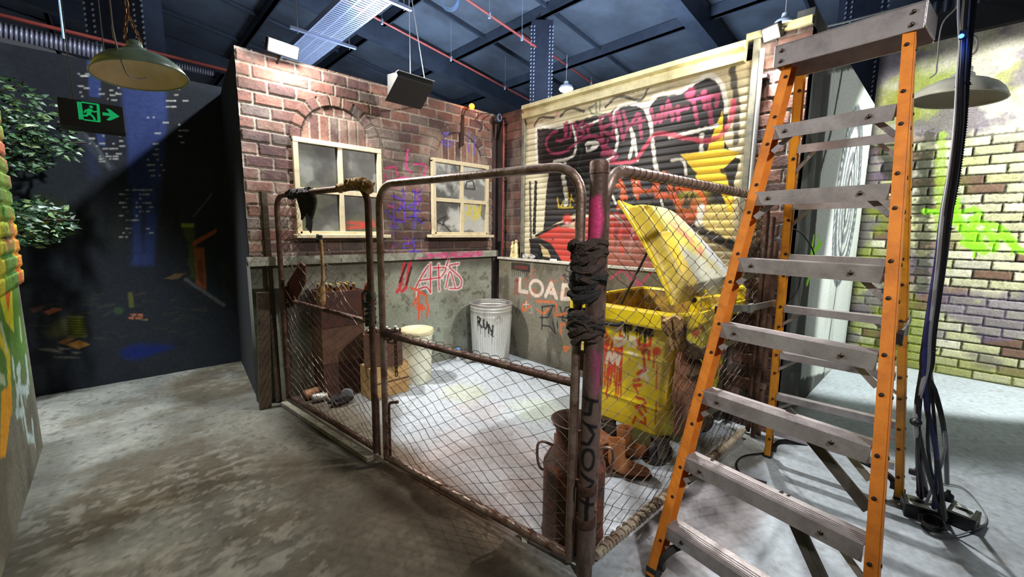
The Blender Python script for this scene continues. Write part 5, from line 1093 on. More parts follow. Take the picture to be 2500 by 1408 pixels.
mb = MB(); mb.lathe([(.052, 0), (.055, .004), (.055, .02), (.035, .022), (.0001, .016)], (1.38, 3.55, .057), 20, axis=(-.5, -.86, 0)); tag(mb.build('tin_lid', mat('pale_lid', (170, 176, 190), .4, .4), None), 'round pale tin lid standing on edge in the dark by the crates', 'lid')
mb = MB(); mb.ball((1.30, 3.50, .05), .08, 14, (1.2, .7, .5), .3, 5); tag(mb.build('crumpled_rag', cloth_bk, None), 'crumpled black rag on the floor beside the tins', 'rag')
# milk churn
c = np.array([1.545, 1.165, .001]); t = thing('milk_churn', 'old rusty milk churn with two side handles behind the corner post', 'milk churn', c)
chm = mat('churn_metal', (84, 66, 60), .7, .3, rgb2=(132, 72, 52), scale=9, thr=(.5, .62), bump=.5, bscale=40)
mb = MB(); mb.lathe([(.148, 0), (.153, .01), (.155, .03), (.150, .04), (.150, .36), (.153, .37), (.150, .39), (.120, .445), (.096, .475), (.092, .52), (.096, .56), (.118, .60), (.121, .605), (.114, .608), (.09, .565), (.085, .50), (.14, .38), (.145, .05), (.0001, .045)], c, 44); mb.build('churn_body', chm, t)
for s in (1, -1):
    d_ = nrm([-c[1], c[0], 0])*s; q = c+d_*.125; mb = MB(); mb.tube(spline([q+Z_*.46-d_*.02, q+Z_*.475+d_*.03, q+Z_*.46+d_*.055, q+Z_*.40+d_*.058, q+Z_*.34+d_*.045, q+Z_*.325+d_*.02], 5), .007, 8); mb.build('handle', rustl, t)
# sacks hung on the bin's corner
def drape(mb, c0, c1, rx, ry, prof, folds, seed, ax_=(1, -.3, 0), n=40, m=26, fo=.16):
    rr = random.Random(seed); ph = [rr.uniform(0, 6.3) for _ in range(6)]; a1 = nrm(ax_); a2 = np.cross(Z_, a1); vs = []
    for i in range(m):
        t = i/(m-1); c = np.asarray(c0)*(1-t)+np.asarray(c1)*t; s = np.interp(t, [p[0] for p in prof], [p[1] for p in prof])
        for k in range(n):
            a = 2*math.pi*k/n
            q = 1+fo*math.sin(folds*a+ph[0]+2.5*t)+fo*.6*math.sin(folds*2.3*a+ph[1]-4*t)+.08*math.sin(9*t+ph[2]+3*a)
            vs.append(c+a1*rx*s*q*math.cos(a)+a2*ry*s*q*math.sin(a)+Z_*.012*math.sin(3*a+ph[3]+7*t))
    fs = [(i*n+k, (i+1)*n+k, (i+1)*n+(k+1) % n, i*n+(k+1) % n) for i in range(m-1) for k in range(n)]+[tuple(range(n)), tuple((m-1)*n+k for k in range(n))[::-1]]
    mb.add(vs, fs, True)
sack_m = mat('reddish_burlap', (150, 104, 76), .9, rgb2=(112, 78, 58), scale=8, bump=.5, bscale=150); olive = mat('muddy_cloth', (92, 74, 52), .9, rgb2=(186, 164, 128), scale=9, thr=(.55, .64), bump=.6, bscale=60)
mb = MB(); a = onY(1672, 850, 1.035); b = onY(1668, 1052, 1.035)
drape(mb, a, b, .085, .045, [(0, .45), (.15, .8), (.6, 1), (1, .9)], 3, 4); o = mb.build('burlap_sack', sack_m, None); tag(o, 'long limp brown burlap sack hanging at the corner of the yellow bin', 'sack')
t = thing('work_jacket', 'muddy crumpled work jacket tied to the corner of the yellow bin', 'jacket', onY(1700, 900, 1.02))
mb = MB(); drape(mb, onY(1712, 905, 1.01), onY(1712, 1045, 1.02), .085, .045, [(0, .7), (.3, 1), (.75, .9), (1, .55)], 4, 8, fo=.2); mb.build('jacket_body', olive, t)
mb = MB(); P = spline([onY(1655, 790, 1.0), onY(1668, 830, .99), onY(1700, 862, .975), onY(1730, 862, .975), onY(1738, 890, .98), onY(1715, 915, .985), onY(1690, 895, .99)], 5); mb.tube(P, [.03+.012*math.sin(i*.9)+.018*sstep(6, 18, i) for i in range(len(P))], 12); mb.build('sleeve', olive, t)
mb = MB(); drape(mb, onY(1640, 775, 1.0), onY(1655, 850, .99), .055, .03, [(0, 1.1), (.3, 1.3), (.6, .7), (1, .9)], 5, 12, fo=.25); mb.build('bunched_top', burlap, t)
mb = MB(); wrap(mb, onY(1650, 800, 1.0), (.9, 0, .2), .035, .10, 3, .008, 90); mb.build('tie_cord', cloth_bk, t)
# leather boots and a brown box under the bin
lea = mat('tan_leather', (172, 112, 62), .6, rgb2=(122, 70, 38), scale=9, bump=.5, bscale=40)
def boot(o3, yaw, lab, sc=1.0, roll=0.0):
    t = thing('leather_boot', lab, 'boot', o3, 'leather boots'); d = np.array([math.cos(yaw), math.sin(yaw), 0]); sd = np.array([-d[1], d[0], 0]); up = nrm(Z_*math.cos(roll)+sd*math.sin(roll)); o3 = np.array(o3, float)
    mb = MB(); sec = [(-.02, .26, .060, .052), (-.02, .20, .056, .050), (-.018, .14, .058, .05), (-.005, .085, .068, .050), (.04, .062, .062, .048), (.10, .050, .046, .047), (.16, .040, .038, .046), (.20, .034, .030, .036), (.222, .030, .012, .014)]
    n = 20; vs = []; rr = random.Random(int(yaw*100))
    ang = [1.57, 1.5, 1.35, .95, .45, .22, .1, .05, 0]
    for i, (x, z, a, b) in enumerate(sec):
        tn = d*math.cos(ang[i])+(-up)*math.sin(ang[i]); nn = np.cross(tn, sd)
        for k in range(n):
            th = 2*math.pi*k/n; w_ = 1+.07*math.sin(3*th+i*1.9)+.04*rr.uniform(-1, 1)
            vs.append(o3+sc*(d*x+up*z+(nn*a*math.cos(th)+sd*b*math.sin(th))*w_))
    fs = [(i*n+k, i*n+(k+1) % n, (i+1)*n+(k+1) % n, (i+1)*n+k) for i in range(len(sec)-1) for k in range(n)]; fs.append(tuple((len(sec)-1)*n+k for k in range(n)))
    mb.add(vs, fs, True); mb.build('upper', lea, t, solid=.004, subd=1)
    mb = MB(); ol = [(-.075, .035), (-.08, 0), (-.075, -.035), (-.02, -.04), (.06, -.038), (.15, -.052), (.21, -.036), (.235, 0), (.21, .036), (.15, .052), (.06, .038), (-.02, .04)]
    mb.prism([o3+sc*(d*x+sd*y+up*.001) for x, y in ol], up*.018*sc); mb.build('sole', mat('worn_sole', (60, 44, 34), .8), t, bevel=.003)
    mb = MB()
    for j in range(5): q = o3+sc*(d*(.055-.013*j)+up*(.11+.028*j)); mb.tube([q-sd*.022*sc, q+d*.008, q+sd*.022*sc], .0028, 5)
    mb.build('laces', cloth_bk, t)
q = onZ(1530, 1165, .01); boot((q[0], q[1]+.06, .003), -.9, 'tan leather boot lying between the milk churn and the bin, toe towards the fence', .88)
q = onZ(1575, 1120, .01); boot((q[0]-.08, q[1]+.10, .003), -.45, 'darker tan boot behind the front one, half under the yellow bin', .88)
q = onZ(1545, 1088, .15); t_, ax, ay = crate('cardboard_box', 'closed brown cardboard box on the floor under the left end of the bin', (2.16, 1.54), .001, .34, .26, .155, -.35, mat('brown_cardboard', (142, 92, 62), .85, rgb2=(112, 70, 48), scale=6, bump=.1), wbrn, cat='box')
mb = MB(); mb.obox((2.16, 1.54, .152), ax*.168, ay*.128, Z_*.004); mb.build('top_flap', MATS['brown_cardboard'], t_)
mb = MB(); mb.tube([onZ(1690, 1068, .09), onZ(1712, 1040, .10), onZ(1765, 1000, .12), onZ(1815, 975, .12)], [.016, .022, .022, .018], 10); tag(mb.build('black_pipe', mat('black_hose', (34, 32, 34), .55, var=.3), None), 'black pipe lying low between the bin and the fence', 'pipe')
# hanging club-like brush and the red axe by the torn gate
b0 = GH+uL*.86-nL*-.035
def onG(px, py, off=.04):
    d = ray(px, py); t = (nL@(GH+nL*off-CAM))/(nL@d); return CAM+d*t
t = thing('wooden_mallet', 'pale wooden club with a dark knot hung upright on the torn mesh', 'club', onG(787, 650))
mb = MB(); P = spline([onG(783, 585), onG(786, 620), onG(788, 660), onG(788, 688), onG(785, 705), onG(784, 735), onG(787, 745)], 4); mb.tube(P, [.012]*12+[.014, .016, .02, .024, .027, .030, .032, .033, .034, .032, .026, .016, .008], 12); mb.build('shaft', mat('pale_weathered_wood', (172, 138, 92), .8, rgb2=(116, 88, 58), scale=14, bump=.4), t)
mb = MB(); wrap(mb, onG(779, 582), (.2, .1, 1), .014, .05, 5, .009, 31); mb.build('knot', cloth_bk, t)
t = thing('axe', 'dark red axe blade sticking up beside the timber post at the torn gate', 'axe', onG(720, 700, .07))
mb = MB(); mb.prism([onG(693, 728, .05), onG(695, 700, .05), onG(733, 640, .05), onG(744, 648, .05), onG(744, 690, .05), onG(712, 750, .05), onG(698, 748, .05)], nL*.012); mb.build('blade', mat('dark_red_metal', (96, 44, 44), .6, .3, rgb2=(60, 34, 36), scale=12), t, bevel=.002)
mb = MB(); mb.tube([onG(702, 738, .05), onG(703, 790, .05), onG(708, 900, .05)], .016, 10); mb.build('handle', wood_o, t)
# ledge above the dock: figurine, lamps, adapter, dark bottles
zl = 1.1905
t = thing('figurine', 'small cream statuette of two robed figures on the pale ledge', 'figurine', (3.455, 3.60, zl)); sm = mat('cream_plaster', (226, 210, 160), .7, rgb2=(150, 124, 70), scale=30, thr=(.5, .6), bump=.5)
for dy, h_ in ((.022, .20), (-.035, .215)):
    mb = MB(); c = (3.455, 3.60+dy, zl); mb.lathe([(.036, 0), (.033, .03), (.026, .09), (.03, .13), (.022, h_-.05), (.013, h_-.045), (.018, h_-.028), (.017, h_-.012), (.0001, h_)], c, 16, ripple=lambda a, h: .12*math.sin(5*a+h*40)); mb.build('robed_figure', sm, t)
for y, lab in ((3.385, 'white spotlight bulb lying on the ledge, nearer the figurine'), (3.262, 'white spotlight bulb lying on the ledge, nearer the bottles')):
    t = thing('spotlight_bulb', lab, 'lamp', (3.44, y, zl)); mb = MB(); c = (3.455, y, zl+.029); mb.lathe([(.012, 0), (.014, .02), (.026, .05), (.028, .055)], c, 18, axis=(-1, -.1, 0)); mb.build('bulb_body', mat('white_plastic', (222, 224, 226), .4), t); mb = MB(); mb.lathe([(.026, .054), (.024, .058), (.0001, .053)], c, 18, axis=(-1, -.1, 0)); mb.build('lens', mat('grey_lens', (150, 152, 156), .2), t)
mb = MB(); mb.tube(spline([(3.45, 3.37, zl+.006), (3.46, 3.2, zl+.03), (3.44, 3.1, zl+.006), (3.43, 2.98, zl+.006)], 6), .004, 6); tag(mb.build('ledge_cable', rub, None), 'black cable running along the ledge between the bulbs and the adapter', 'cable')
mb = MB(); mb.box((3.415, 2.93, zl), (3.455, 3.00, zl+.02)); tag(mb.build('power_adapter', mat('white_plastic', (222, 224, 226), .4), None, bevel=.003), 'small pale plug adapter on the ledge right of the bulbs', 'adapter')
for y, lab, h_ in ((3.47, 'dark bottle on the ledge against the shutter, left of the bulbs', .14), (3.20, 'dark bottle on the ledge against the shutter, right of the bulbs', .155)): bottle((3.465, y), zl, dglass, mat('black_cap', (20, 20, 22), .5), lab, None, tall=h_, r=.015)
# pipes on the wall corner and beside the shutter
cop = mat('red_brown_pipe', (140, 70, 62), .5, .3, rgb2=(96, 46, 42), scale=7)
t = thing('downpipe', 'slim red-brown pipe running up the corner by the roller shutter', 'pipe', (3.45, 3.82, 0)); mb = MB(); mb.tube([(3.45, 3.80, 1.2), (3.45, 3.80, 2.80)], .013, 10); mb.build('pipe', cop, t)
for z in (2.75, 2.1, 1.5): mb = MB(); mb.box((3.445, 3.775, z), (3.50, 3.825, z+.02)); mb.build('pipe_clip', alud, t)
t = thing('conduit', 'straight pale steel conduit beside the near edge of the roller shutter', 'pipe', (3.43, 1.07, 0)); mb = MB(); mb.tube([(3.44, 1.075, .9), (3.44, 1.075, 2.80)], .016, 12); mb.build('pipe', mat('pale_steel_pipe', (176, 180, 182), .35, .5), t)
for z in (2.6, 1.86): mb = MB(); mb.box((3.435, 1.03, z), (3.51, 1.09, z+.025)); mb.build('pipe_clip', alud, t)
mb = MB(); mb.box((3.47, 3.84, 0), (3.50, 3.94, WH-.06)); mb.box((3.40, 3.93, 0), (3.50, 3.95, WH-.06)); struct(mb.build('trim_5', mat('dark_corner_trim', (46, 40, 42), .7, rgb2=(70, 50, 48), scale=6), None))

# ================================================================ lamps and hanging things
def pendant(name, lab, c, R, tilt, ms, mi, seed, dents=0.0):
    c = np.array(c, float); t = thing(name, lab, 'lamp', c); az = nrm(tilt); H = R*.78
    rp_ = (lambda a, h: dents*(.5*math.sin(3*a+seed)+.5*math.sin(7*a+h*30))) if dents else None
    mb = MB(); mb.lathe([(R, 0), (R*1.0, .004), (R*.97, H*.12), (R*.90, H*.28), (R*.76, H*.46), (R*.56, H*.60), (R*.34, H*.69), (R*.26, H*.76), (R*.24, H*.86), (R*.17, H*.92), (R*.16, H*1.08), (R*.10, H*1.14), (.0001, H*1.15)], c, 48, axis=az, ripple=rp_, caps=False); mb.build('lamp_shade', ms, t)
    mb = MB(); mb.lathe([(.0001, H*.60), (R*.5, H*.55), (R*.72, H*.40), (R*.87, H*.22), (R*.985, .003)], c, 48, axis=az, ripple=rp_, caps=False); mb.build('shade_lining', mi, t)
    mb = MB(); mb.tube([c+az*0+R*(math.cos(a)*nrm(np.cross(az, [0, 1, 0]))+math.sin(a)*np.cross(az, nrm(np.cross(az, [0, 1, 0])))) for a in np.linspace(0, 2*math.pi, 49)[:-1]], .004, 6, closed=True); mb.build('shade_rim', ms, t)
    return t, az, H
grn = mat('green_enamel', (156, 178, 160), .3, rgb2=(116, 138, 124), scale=7, thr=(.4, .65), bump=.05); crm = mat('cream_enamel', (228, 212, 172), .5, rgb2=(206, 188, 146), scale=5)
pL = at(345, 186, 2.15)
tL, az, H = pendant('pendant_lamp', 'green enamel factory lamp hanging from a rusty chain near the exit sign', pL, .196, (-.09, .12, 1), grn, crm, 1)
def chain(t, a, b, r=.011, w_=.0035, m_=None):
    a = np.array(a); b = np.array(b); L = np.linalg.norm(b-a); n = int(L/(r*2.6)); d = (b-a)/L; s1 = nrm(np.cross(d, [.6, -.7, .1])); s2 = np.cross(d, s1)
    mb = MB()
    for k in range(n):
        q = a+d*(k+.5)*L/n; s_ = s1 if k % 2 else s2
        mb.tube([q+s_*r*.6*math.cos(x)+d*r*1.75*math.sin(x) for x in np.linspace(0, 2*math.pi, 11)[:-1]], w_, 5, closed=True)
    return mb.build('chain', m_ or mat('rusty_chain', (150, 110, 70), .6, .5, rgb2=(96, 62, 42), scale=30), t)
top = pL+az*H*1.12
chain(tL, top+[-.035, 0, .0], top+[-.015, 0, .12]); chain(tL, top+[.03, -.0, 0], top+[-.01, 0, .12]); chain(tL, top+[-.012, 0, .12], top+[-.03, .02, 2.6], .014)
mb = MB(); mb.tube(spline([pL+[-.09, .0, 2.4], at(268, 0, 2.1), at(274, 60, 2.05), at(290, 130, 1.98), at(312, 182, 1.95), at(335, 192, 2.05), at(358, 190, 2.12)], 6), .0038, 6); mb.build('flex_cable', mat('grey_flex', (150, 146, 150), .5), tL)
pR = at(2335, 243, 2.55)
dent = mat('pale_dented_enamel', (226, 226, 212), .4, rgb2=(196, 198, 178), scale=6, thr=(.45, .7), bump=.1)
tR, az, H = pendant('pendant_lamp', 'pale dented factory lamp hanging before the mossy wall, behind the cables', pR, .215, (.03, -.10, 1), dent, mat('grey_lining', (160, 154, 134), .6), 4, .035)
top = pR+az*H*1.12; chain(tR, top, top+[-.02, .06, 2.4], .012)
mb = MB(); mb.tube(spline([at(2270, 190, 2.55), at(2285, 178, 2.5), at(2288, 150, 2.5), at(2300, 60, 2.5), at(2340, 10, 2.5), at(2350, -60, 2.5)], 5), .004, 6); mb.tube(spline([at(2365, 80, 2.4), at(2385, 95, 2.4), at(2382, 125, 2.4), at(2360, 140, 2.45)], 5), .006, 6); mb.build('flex_cable', mat('grey_flex', (150, 146, 150), .5), tR)
# exit sign
ye = 3.4; e0 = onY(150, 232, ye); e1 = onY(299, 268, ye); ex0, ex1 = e0[0]-.0, e1[0]; ez1 = 2.19; ez0 = 2.045
t = thing('exit_sign', 'black hanging exit sign with a green running figure and arrow', 'sign', ((ex0+ex1)/2, ye+.08, ez0))
mb = MB(); mb.box((ex0-.02, ye+.004, ez0), (ex1+.005, ye+.16, ez1)); mb.build('housing', mat('black_housing', (20, 20, 22), .5), t, bevel=.004)
mb = MB()
for x in (ex0+.04, ex1-.05): mb.tube([(x, ye+.08, ez1), (x, ye+.08, 5.6)], .003, 5)
mb.build('hanger_rod', mat('black_housing', (20, 20, 22), .5), t)
gx = lambda px, py: tuple((onY(px, py, ye)[[0, 2]]))
egr = mat('exit_green', (20, 190, 112), .5, emit=.35)
zE = lambda x, y: gx(0+x/2.514, 100+y/2.514)
def flat(mb, P, off=0.0): mb.prism([(a, ye+.003-off, b) for a, b in P], (0, .0015, 0))
mb = MB(); q = [zE(*p) for p in ((470, 370), (500, 374), (515, 482), (484, 480))]; flat(mb, q)
for a, b in (((500, 374), (606, 390)), ((515, 482), (614, 495)), ((598, 388), (604, 494)), ((604, 389), (612, 495))):
    p, q = zE(*a), zE(*b); d = np.array(q)-np.array(p); n = np.array([-d[1], d[0]]); n = n/np.linalg.norm(n)*.004; flat(mb, [tuple(np.array(p)-n), tuple(np.array(q)-n), tuple(np.array(q)+n), tuple(np.array(p)+n)])
c = zE(559, 404); flat(mb, [(c[0]+.008*math.cos(a), c[1]+.008*math.sin(a)) for a in np.linspace(0, 6.28, 13)[:-1]], .001)
for P, w_ in (([(553, 418), (545, 445)], .009), ([(548, 445), (570, 462), (582, 482)], .005), ([(546, 445), (530, 458), (512, 456)], .005), ([(553, 420), (528, 424), (518, 438)], .004), ([(556, 420), (574, 434), (596, 432)], .004)):
    for a, b in zip(P[:-1], P[1:]):
        p, q = np.array(zE(*a)), np.array(zE(*b)); d = q-p; n = np.array([-d[1], d[0]]); n = n/np.linalg.norm(n)*w_; d = d/np.linalg.norm(d)*.002; flat(mb, [tuple(p-n-d), tuple(q-n+d), tuple(q+n+d), tuple(p+n-d)], .001)
mb.build('running_figure', egr, t)
mb = MB(); flat(mb, [zE(*p) for p in ((628, 436), (672, 442), (650, 415), (674, 418), (734, 463), (676, 488), (652, 484), (678, 460), (630, 456))]); mb.build('arrow', egr, t)
# foliage of the artificial tree by the far wall
leaf1 = mat('leaf_green', (52, 84, 48), .45, rgb2=(30, 52, 32), scale=5); leaf2 = mat('leaf_lit', (112, 138, 84), .5)  # leaf_lit: paler copy with the leaf highlights put into the colour
def foliage(name, lab, ctr, rad, n, seed, stems):
    rr = random.Random(seed); ctr = np.array(ctr, float); t = thing(name, lab, 'plant', ctr)
    for mi_, mm in enumerate((leaf1, leaf2)):
        mb = MB()
        for k in range(n if mi_ == 0 else n//5):
            while True:
                v = np.array([rr.uniform(-1, 1) for _ in range(3)])
                if v@v < 1: break
            p = ctr+v*rad; p[1] = min(p[1], 5.40)
            d = nrm([rr.uniform(.1, 1), rr.uniform(-.6, .2), rr.uniform(-.5, .35)]); s_ = nrm(np.cross(d, [rr.uniform(-.3, .3), -1, rr.uniform(-.2, 1)])); L = rr.uniform(.045, .085); w_ = L*.2; up = np.cross(s_, d)*L*.12
            mb.add([p, p+d*L*.35+s_*w_+up, p+d*L*.7+s_*w_*.7+up, p+d*L, p+d*L*.7-s_*w_*.7+up, p+d*L*.35-s_*w_+up], [(0, 1, 2, 3, 4, 5)])
        mb.build('leaves', mm, t)
    mb = MB()
    for (a, b) in stems: mb.tube(spline([a, (np.array(a)+b)/2+[0, -.03, .06], b], 6), [.014-.0006*i for i in range(13)], 6)
    mb.build('branch', mat('dark_branch', (50, 42, 34), .8), t)
foliage('artificial_tree', 'leafy dark green artificial branch spreading over the painted skyline', (-.62, 5.15, 2.25), np.array([.50, .2, .38]), 700, 3, [((-1.2, 5.2, 1.9), (-.1, 5.15, 2.2)), ((-1.2, 5.2, 2.0), (-.4, 5.15, 2.6))])
foliage('artificial_tree', 'lower artificial branch of small leaves above the left brick wall', (-.50, 5.15, 1.53), np.array([.26, .16, .20]), 260, 5, [((-1.1, 5.2, 1.4), (-.2, 5.15, 1.55))])
# flood lamps on the walls
def flood(lab, c, d, col, em, w_=.2, h_=.13, foot=None):
    c = np.array(c, float); d = nrm(d); sd = nrm(np.cross(d, Z_)); up = np.cross(sd, d); t = thing('flood_lamp', lab, 'lamp', c)
    mb = MB(); mb.obox(c-d*.03, sd*w_/2, d*.025, up*h_/2); mb.build('lamp_body', mat('lamp_black', (28, 28, 30), .5), t, bevel=.006)
    mb = MB(); mb.obox(c-d*.002, sd*(w_/2-.012), d*.003, up*(h_/2-.012)); g = mb.build('lens', mat('lens_'+('white' if em > 30 else 'warm'), col, .3, emit=em), t); 
    mb = MB(); mb.tube([c-d*.03-sd*(w_/2+.008), c-d*.07-sd*(w_/2+.008), c-d*.07+sd*(w_/2+.008), c-d*.03+sd*(w_/2+.008)], .006, 6); mb.tube([c-d*.07, c-d*.07-Z_*.05, np.array(foot, float)], .008, 6); mb.build('bracket', mat('lamp_black', (28, 28, 30), .5), t)
flood('glaring white flood lamp fixed at the top of the brick wall', (1.10, 3.80, 2.90), (.15, -.95, -.45), (255, 244, 220), 60, .24, .10, (1.08, 3.955, 2.82))
flood('warm yellow flood lamp on the top corner of the shutter wall', (3.42, 1.03, 2.88), (-.85, .25, -.45), (255, 206, 110), 40, .12, .10, (3.505, 1.0, 2.84))
for i, (x, y, lab) in enumerate(((1382, 218, 'round white high-bay lamp hanging beyond the shutter wall, the farther one'), (1915, 63, 'round white high-bay lamp hanging above the warm flood lamp'))):
    c = onZ(x, y, 4.2) if i == 0 else at(x, y, 5.0); R_ = .13 if i == 0 else .115; t = thing('high_bay_lamp', lab, 'lamp', c, 'high-bay lamps')
    mb = MB(); mb.lathe([(R_, 0), (R_*1.02, .03), (R_*.9, .06), (R_*.4, .08), (R_*.3, .14), (.0001, .15)], c, 28); mb.build('lamp_housing', mat('pale_housing', (190, 196, 204), .4), t)
    mb = MB(); mb.lathe([(.0001, -R_*.42), (R_*.5, -R_*.36), (R_*.85, -R_*.2), (R_*1.04, .004)], c, 28); mb.build('diffuser', mat('diffuser_glow', (226, 238, 255), .4, emit=30), t)
    mb = MB(); mb.tube([c+Z_*.14, (c[0], c[1], rz(c[0])-.02)], .006, 6); mb.build('hanging_cord', mat('grey_flex', (150, 146, 150), .5), t)
# orange bulb, brackets, camera and cables at the wall top
t = thing('orange_bulb_lamp', 'glowing orange bulb on a curved bracket at the top of the brick wall', 'lamp', (3.02, 3.86, 2.86))
mb = MB(); mb.ball((3.02, 3.86, 2.875), .032, 16); mb.build('bulb', mat('orange_glow', (255, 96, 20), .4, emit=14), t)
mb = MB(); mb.tube(spline([(3.02, 3.86, 2.85), (2.985, 3.87, 2.86), (2.955, 3.90, 2.82), (2.95, 3.93, 2.74)], 5), .007, 6); mb.obox((2.95, 3.938, 2.74), (.02, 0, 0), (0, .008, 0), (0, 0, .04)); mb.build('bracket', rustd, t)
lamp('orange_bulb_glow', 'POINT', (3.02, 3.80, 2.90), None, 2.2, (1, .3, .08), .03)
t = thing('wall_camera', 'small black round camera with a blue clip at the corner of the walls', 'camera', (3.42, 3.86, 2.80))
mb = MB(); mb.ball((3.40, 3.86, 2.80), .045, 16); mb.build('camera_dome', mat('lamp_black', (28, 28, 30), .5), t); mb = MB(); mb.tube([(3.40+.03*math.cos(a), 3.82, 2.82+.04*math.sin(a)) for a in np.linspace(0, 6.28, 13)[:-1]], .005, 6, closed=True); mb.build('blue_clip', mat('blue_clip', (110, 150, 210), .4), t)
mb = MB(); mb.tube([(3.40, 3.88, 2.76), (3.42, 3.92, 2.6)], .014, 8); mb.build('stem', alud, t)
mb = MB(); mb.prism([(3.385, 3.945, 2.80), (3.435, 3.945, 2.80), (3.42, 3.945, 2.25), (3.395, 3.945, 2.25)], (0, -.012, 0)); tag(mb.build('wooden_wedge', mat('dark_stained_wood', (52, 40, 40), .8, rgb2=(80, 60, 54), scale=8), None), 'dark tapering strip of timber on the brick below the camera', 'timber')
mb = MB(); mb.prism([(2.925, 3.945, 2.72), (2.965, 3.945, 2.72), (2.96, 3.945, 2.46), (2.90, 3.945, 2.42)], (0, -.02, 0)); tag(mb.build('bulb_shadow', rustd, None), 'dark strip standing for the shadow of the orange bulb fixture, over the arch', 'bracket')  # dark strip put in as the bulb fixture's cast shadow
# sheet-metal shade hung by wires
hp = lambda x, y, Y: onY(x, y, Y)
t = thing('sheet_metal_hood', 'black folded sheet-metal hood hanging on wires over the brick wall', 'hood', (2.0, 3.3, 2.7))
a, b = hp(968, 175, 3.30), hp(1056, 202, 3.30); mb = MB(); mb.prism([a, a+[0, -.02, -.035], a+[-.03, .16, -.20], a+[.03, .22, -.16], a+[0, .16, .02]], b-a); mb.build('hood_shell', mat('matt_black_metal', (18, 18, 20), .6, var=.2), t, bevel=.003)
mb = MB(); mb.bar(a+[0, -.012, .004], b+[0, -.012, .004], .05, .005); mb.build('edge_strip', mat('grey_edge', (120, 124, 130), .4, .5), t)
mb = MB(); q = (a+b)/2+[.0, .04, 0]
for p, e in ((q+[-.02, 0, .01], (q[0]-.02, q[1], 5.3)), (q+[.12, 0, .02], (q[0]-.0, q[1], 3.45))): mb.tube([p, e], .004, 5)
mb.build('hanging_wire', mat('pale_wire', (150, 160, 176), .4, .4), t)
mb = MB(); mb.tube(spline([b+[-.02, .06, .02], b+[.02, .12, -.12], (2.50, 3.93, 2.80)], 5), .007, 6); mb.build('stay_cable', mat('white_flex', (196, 200, 206), .5), t)
# perforated cable tray with its trapeze bars
zt = 4.0; tr_m = mat('galvanised_tray', (156, 168, 196), .35, .55)
q0, q1, q2, q3 = onZ(735, 92, zt), onZ(812, 122, zt), onZ(960, -10, zt), onZ(868, -10, zt)
t = thing('cable_tray', 'perforated galvanised cable tray hanging under the roof', 'cable tray', (q0+q2)/2)
dv = nrm((q3-q0)+(q2-q1)); sw = nrm(np.cross(Z_, dv)); sw = sw*(1 if sw@(q1-q0) > 0 else -1); W_t = .42; a = q0-dv*1.2; L_t = 5.0
mb = MB()
for s in (0, 1): mb.obox(a+dv*L_t/2+sw*W_t*s+Z_*.03, dv*L_t/2, sw*.003, Z_*.035)
mb.build('side_flange', tr_m, t); mb = MB()
for k in range(int(L_t/.05)):
    c = a+dv*(.025+k*.05); 
    mb.obox(c+sw*W_t/2, sw*W_t/2, dv*.016, Z_*.001)
for f in (.02, .35, .65, .98): mb.obox(a+dv*L_t/2+sw*W_t*f, dv*L_t/2, sw*.008, Z_*.0015)
mb.build('perforated_base', tr_m, t)
for f in (1.45, 2.9, 4.3):
    c = a+dv*f+sw*W_t/2-Z_*.03; mb = MB(); mb.obox(c, sw*.42, dv*.02, Z_*.003); mb.obox(c+dv*.02+Z_*.015, sw*.42, dv*.002, Z_*.015); mb.obox(c-dv*.02+Z_*.015, sw*.42, dv*.002, Z_*.015); sb = mb.build('trapeze_bar', tr_m, t)
    for s in (-1, 1): m2 = MB(); e = c+sw*s*.33; m2.tube([e-Z_*.03, (e[0], e[1], rz(e[0])-.02)], .005, 5); sub(m2, 'hanger_rod', mat('grey_flex', (150, 146, 150), .5), sb)
mb = MB(); c = at(1098, -2, 4.2)
for k in range(3): mb.tube([c+RX*(.075+.006*k)*math.cos(x)+np.array([0, 0, 1])*(.085+.008*k)*math.sin(x)+RF*.01*k for x in np.linspace(0, 6.28, 19)[:-1]], .007, 6, closed=True)
mb.tube([c+Z_*.08, (c[0], c[1], rz(c[0])-.05)], .006, 6); tag(mb.build('cable_coil', mat('pale_blue_cable', (130, 170, 226), .5), None), 'coil of pale blue cable hanging from the roof', 'cable')
# red sprinkler pipes (they follow the roof's fall)
rp_m = mat('red_sprinkler_pipe', (150, 66, 58), .5, rgb2=(116, 50, 46), scale=3)
def sprk(pa, pb, lab, z=4.6):
    zz = lambda p: None
    A_ = onZ(*pa, z); 
    # second point on the same roof-parallel line: solve ray depth so that z falls .14 per metre of x
    d = ray(*pb); s = (z+.14*A_[0]-CAM[2]-.14*CAM[0])/(d[2]+.14*d[0]); B_ = CAM+d*s
    A2 = A_-(B_-A_)*.6; B2 = B_+(B_-A_)*.25; t = thing('sprinkler_pipe', lab, 'pipe', (A2+B2)/2, 'sprinkler pipes'); mb = MB(); mb.tube([A2, B2], .017, 8); mb.build('pipe', rp_m, t)
    for f in (.2, .5, .8): q = A2+(B2-A2)*f; m2 = MB(); m2.lathe([(.012, -.05), (.02, -.045), (.02, -.02), (.025, 0), (.02, .03)], q, 10); m2.build('sprinkler_head', mat('pale_wire', (150, 160, 176), .4, .4), t); m3 = MB(); m3.tube([q, (q[0], q[1], rz(q[0])-.03)], .004, 5); m3.build('hanger', mat('pale_wire', (150, 160, 176), .4, .4), t)
sprk((1142, 0), (1290, 102), 'red sprinkler pipe running under the roof to the right of the cable coil'); sprk((1008, 92), (1258, 226), 'red sprinkler pipe passing above the corner of the brick wall'); sprk((1640, 0), (1738, 122), 'red sprinkler pipe under the roof above the roller shutter'); sprk((1345, 132), (1455, 210), 'red sprinkler pipe seen just right of the dark column', 4.75)
